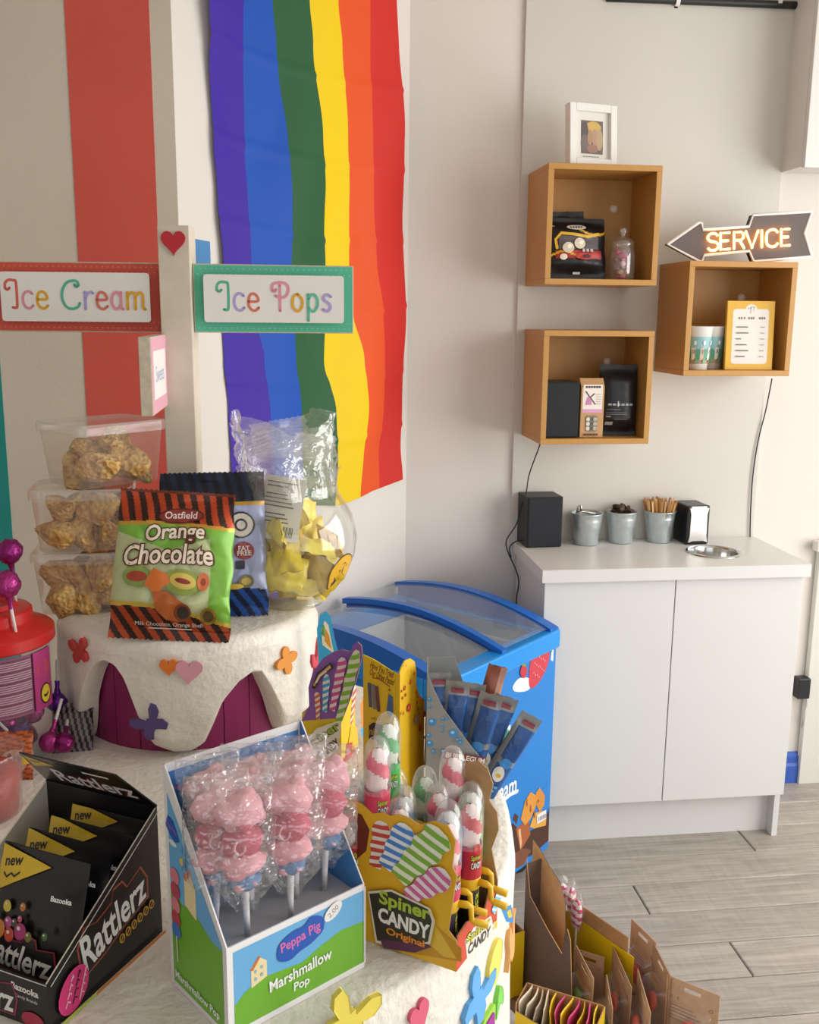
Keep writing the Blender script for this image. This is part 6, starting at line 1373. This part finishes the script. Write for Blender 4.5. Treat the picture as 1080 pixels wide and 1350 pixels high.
# ================================================================== LOW TABLE AND CARTONS BESIDE THE CAKE
ZTB = .42
e1, e2 = pdir(-64), pdir(26); TO = Vector((.445, 1.70, 0))
Mt = FR((TO.x, TO.y, 0), e1, e2, (0, 0, 1))
t = thing('low_table', 'low brown table carrying the sweet cartons beside the cake', 'table', Mt); brn = P('6b4a30', .5, noise_amt=.15, nscale=12)
TL, TW, TN = .47, .14, -.125
MB().box(0, TL, TN, TW, ZTB-.025, ZTB, brn).build('tabletop', t, bevel=.002)
for x in (.03, TL-.03):
    for y in (TN+.025, TW-.025): MB().box(x-.016, x+.016, y-.016, y+.016, 0, ZTB-.025, brn).build('leg', t, bevel=.002)
ZQ = ZTB+.0006
yk, kr2, dk = P('d9b40f', .45), P('b3875c', .8, noise_amt=.1, nscale=50), P('5a463e', .6)
def card_box(name, label, M, w, d, h, fo, fi, cat='carton', top=None, front=None):
    t = thing(name, label, cat, M)
    panel(t, 'front_panel', FR((0, 0, 0), (1, 0, 0), (0, 0, 1)), front or [(0, 0), (w, 0), (w, h), (0, h)], fo, fi)
    panel(t, 'back_panel', FR((w, d, 0), (-1, 0, 0), (0, 0, 1)), [(0, 0), (w, 0), (w, h), (0, h)], fo, fi)
    panel(t, 'side_panel', FR((0, d, 0), (0, -1, 0), (0, 0, 1)), [(0, 0), (d, 0), (d, h), (0, h)], fo, fi)
    panel(t, 'side_panel', FR((w, 0, 0), (0, 1, 0), (0, 0, 1)), [(0, 0), (d, 0), (d, h), (0, h)], fo, fi)
    MB().box(CT, w-CT, CT, d-CT, 0, .0015, fi).build('base_panel', t); return t
# yellow-lined tray holding the hang cards
zt0 = .535
p0, p1 = G(747, 1200, zt0), G(836, 1262, zt0); dx = (p1-p0).normalized(); perp = Vector((dx.y, -dx.x, 0)); perp = perp if perp.x < 0 else -perp
wl = (p1-p0).length
Mq = FR((p0.x, p0.y, ZQ), dx, -perp, (0, 0, 1))       # x along far side, y away from camera-left
t = thing('yellow_lined_tray', 'kraft carton tray with yellow lining holding brown hang cards', 'carton', Mq)
hq = zt0-ZQ; dq = .05
panel(t, 'far_panel', FR((wl, 0, 0), (-1, 0, 0), (0, 0, 1)), [(0, 0), (wl, 0), (wl, hq), (0, hq)], kr2, yk)
MB().box(.0, wl*.9, .0016, .0032, hq-.004, hq+.028, kr2).build('kraft_flap', t)
panel(t, 'end_panel', FR((0, 0, 0), (0, -1, 0), (0, 0, 1)), [(0, 0), (dq, 0), (dq, hq*.8), (0, hq)], kr2, kr2)
MB().box(.004, wl, -dq, 0, 0, .0015, kr2).build('base_panel', t)
pr = Print(FR((0, -CT, 0), (1, 0, 0), (0, 0, 1))); pr.ell(wl-.012, hq-.045, .007, .007, P('e8e4d8', .5)); pr.ell(wl-.012, hq-.045, .0055, .0055, P('5a5a58', .5)); pr.ell(wl-.012, hq-.045, .004, .004, P('e8e4d8', .5)); pr.build('round_mark', t)
kc = P('b08c6e', .75, noise_amt=.08, nscale=60); kc2 = P('c3a184', .75, noise_amt=.08, nscale=60)
bl_m = CLEAR('ffffff', .05, 1., .04, edge=1.45)
def hang_card(x0, y0, x1, y1, zt, label, h=None, hole=True, blister=1, m=kc, toy='c8402c'):
    a, b_ = G(x0, y0, zt), G(x1, y1, zt); w = (b_-a).length; u = (b_-a).normalized()
    h = h or (zt-ZQ); M = FR((a.x, a.y, zt-h), u, (0, 0, 1))
    t = thing('hang_card', label, 'packaged toy', M, 'brown hang cards in the tray')
    bd = MB(); c_ = .0007
    if hole and w > .05:
        outer = [(0, 0), (w, 0), (w, h), (0, h)]; cx, cy = w*.5, h-.014; hl = [(cx-.014, cy-.0035), (cx+.014, cy-.0035), (cx+.014, cy+.0035), (cx-.014, cy+.0035)]; hl = list(reversed(hl)); al = outer+hl
        tri = tessellate_polygon([[Vector((*p, 0)) for p in outer], [Vector((*p, 0)) for p in hl]])
        for z_ in (c_, -c_): bd.add([(*p, z_) for p in al], [tuple(x) for x in tri], m)
        for lst in (outer, hl): bd.add([(*p, c_) for p in lst]+[(*p, -c_) for p in lst], [(i, (i+1) % 4, (i+1) % 4+4, i+4) for i in range(4)], m)
    else: bd.prism([(0, 0), (w, 0), (w, h), (0, h)], -c_, c_, m)
    bd.build('card_sheet', t)
    bm = MB(); sg = blister
    for hx, dz in ((1, 0), (.96, .010), (.86, .017), (.6, .02)): pass
    def bf(u_, v_):
        e_ = max(0, min(1, min(u_, 1-u_)/.12))*max(0, min(1, min(v_, 1-v_)/.12)); e_ = math.sqrt(e_)
        return (w*(.12+.76*u_), h*(.08+.58*v_), sg*(.001+.022*e_))
    bm.grid(bf, 14, 14, bl_m); bm.build('blister', t, smooth=True)
    b3_ = MB(); b3_.blob((w*.5, h*.36, sg*.010), .014, .018, .008, P(toy, .4), 12, 8, jit=.3, seed=int(x0)); b3_.build('toy', t, smooth=True)
    pr = Print(TR(0, 0, -.0) if True else I4); ik_ = P('5e4a3a', .6); zz = c_+.0003
    pr.z = zz
    for cx_ in (.1, .22): pr.stroke([(w*cx_+.003, h*.72+.003), (w*cx_, h*.72), (w*cx_+.003, h*.72-.003)], .0009, ik_, caps=False)
    pr.ell(w*.86, h*.72, .003, .003, ik_); pr.ell(w*.86, h*.72, .0022, .0022, m)
    for k in range(5): pr.rect(w*.1, h*(.6-.05*k), w*(.55+.06*(k % 3)), h*(.6-.05*k)+.0009, ik_)
    pr.build('fine_print', t)
    return t
hang_card(833, 1211, 866, 1243, .555, 'brown hang card standing tallest against the end of the yellow lining', m=kc2)
hang_card(861, 1241, 884, 1286, .55, 'brown hang card between the tallest card and the wide outer card')
hang_card(880, 1285, 950, 1313, .545, 'wide brown hang card at the outer end of the tray', m=kc2)
hang_card(757, 1250, 797, 1262, .515, 'brown hang card lying flat against the yellow lining', blister=-1)
hang_card(760, 1246, 783, 1290, .53, 'narrow brown hang card beside the dark carton', m=kc2, toy='5a9a3a')
hang_card(808, 1246, 833, 1302, .53, 'brown hang card standing in the middle of the tray')
hang_card(841, 1277, 858, 1335, .525, 'brown hang card with a red toy in front of the middle card', m=kc2)
hang_card(800, 1285, 808, 1330, .515, 'slim brown hang card leaning beside the sachets', m=kc2, toy='5a9a3a')
# dark carton with slanted sides and a raised kraft flap
pA = G(722, 1236, .56); uA = pdir(-66); MA = FR((pA.x, pA.y, 0), uA, (0, 0, 1)); fA = facepx(MA)
polyA = [fA(*q) for q in [(694, 1132), (699, 1182), (720, 1222), (741, 1258), (748, 1225), (752, 1240), (754, 1335)]]
Mc = FR((pA.x, pA.y, 0), uA, (0, 0, 1)); t = thing('dark_carton', 'dark brown carton with slanted side and a raised kraft flap', 'carton', Mc)
umin = min(p[0] for p in polyA); umax = max(p[0] for p in polyA)
panel(t, 'side_panel', I4, [(umin, ZQ), (umax, ZQ)]+list(reversed(polyA)), dk, kr2)
MBk = Mc @ TR(0, 0, -.034); fB_ = facepx(MBk); polyB = [fB_(*q) for q in [(703, 1107), (712, 1120), (724, 1142), (738, 1163), (745, 1190), (745, 1230), (741, 1258)]]
u0 = min(p[0] for p in polyB); u1_ = max(p[0] for p in polyB)
panel(t, 'raised_flap', FR((0, 0, -.034), (1, 0, 0), (0, 1, 0)), [(u0, ZQ), (u1_, ZQ)]+list(reversed(polyB)), kr2, dk)
MB().box(umin, umin+.0016, ZQ, polyA[0][1]-.01, -.034, 0, dk).build('back_panel', t); MB().box(umax-.0016, umax, ZQ, polyA[-1][1], -.034, 0, dk).build('front_panel', t)
# slim yellow carton of striped lollies next to the cake
p = G(686, 1192, .56); wA = uA.cross(Vector((0, 0, 1))); uo = (p-pA).dot(uA); po = pA+uA*(uo-.02)+wA*.042; My = FR((po.x, po.y, ZQ), uA, -wA, (0, 0, 1)) @ TR(.02, .012, 0)
card_box('slim_yellow_carton', 'slim yellow carton of striped lollies between cake and dark carton', My @ TR(-.03, -.012, 0), .085, .03, .128, yk, kr2)
def stripe_lolly(M, label, c, gp='lollies in the slim yellow carton'):
    t = thing('striped_lolly', label, 'lolly', M, gp)
    MB().tube([(0, 0, 0), (0, 0, .11)], .002, P('e8e4e0', .5), 6).build('stick', t)
    b = MB(); b.grid(lambda u, v: (.013*math.sqrt(max(.001, 1-(2*v-1)**2))*math.cos(2*math.pi*u), .008*math.sqrt(max(.001, 1-(2*v-1)**2))*math.sin(2*math.pi*u), .10+.06*v), 16, 16, None, matfn=lambda u, v: P(c, .4) if ((u+v*4) % 1) < .45 else P('efe2dc', .4)); b.build('candy', t, smooth=True)
    MB().blob((0, 0, .135), .017, .011, .042, bl_m, 14, 10, jit=.1).build('clear_wrap', t, smooth=True)
for k in range(4): stripe_lolly(My @ TR(-.018+.02*k, .002, .004+.012*(k == 0)) @ RYm(-.1), 'pink striped lolly in the slim yellow carton', ['c8607c', 'd8858c', 'c05a78', 'd98a6a'][k])
for k, (x, y) in enumerate([(744, 1166), (757, 1172), (764, 1188)]):
    p = G(x, y, .585); stripe_lolly(TR(p.x, p.y+.012, ZQ+.0) @ RZ(k), 'pink wrapped lolly standing behind the kraft flap', 'd83a78', 'lollies behind the kraft flap')
# sachet tray
p = G(694, 1292, .53); Ms2 = FR((p.x, p.y, ZQ), pdir(-32), pdir(58), (0, 0, 1)) @ TR(0, -.055, 0)
hs = .53-ZQ
t = card_box('sachet_tray', 'open carton with yellow front packed with thin sachets', Ms2, .135, .058, hs-.006, yk, kr2, front=[(0, 0), (.135, 0), (.135, hs-.05), (.03, hs-.03), (0, hs-.02)])
for k in range(11):
    x = .008+k*.0115; col = ['d9cdb8', 'd9cdb8', 'cdb9a6', 'd6c7b4', 'd8b81e', 'd24a86', 'e0c42a', 'cf3f80', 'd8b81e', 'd24a86', 'e0c42a'][k]
    o = MB().grid(lambda u, v: (.0035*math.sin(v*5+u*3+k)+.001*k*.3*v, (u-.5)*.05, v*(hs-.006-.001*(k % 3))), 8, 14, P(col, .4)).build('sachet', smooth=True, solid=.0012, M=Ms2 @ TR(x, .029, .002))
    tag(o, ['thin cream sachet packed in the open carton', 'thin yellow sachet packed in the open carton', 'thin pink sachet packed in the open carton'][0 if k < 4 else (1 if col[0] in 'de' and col[1] in '80' and k % 2 == 0 else 2)], 'sachet', 'sachets in the open carton')
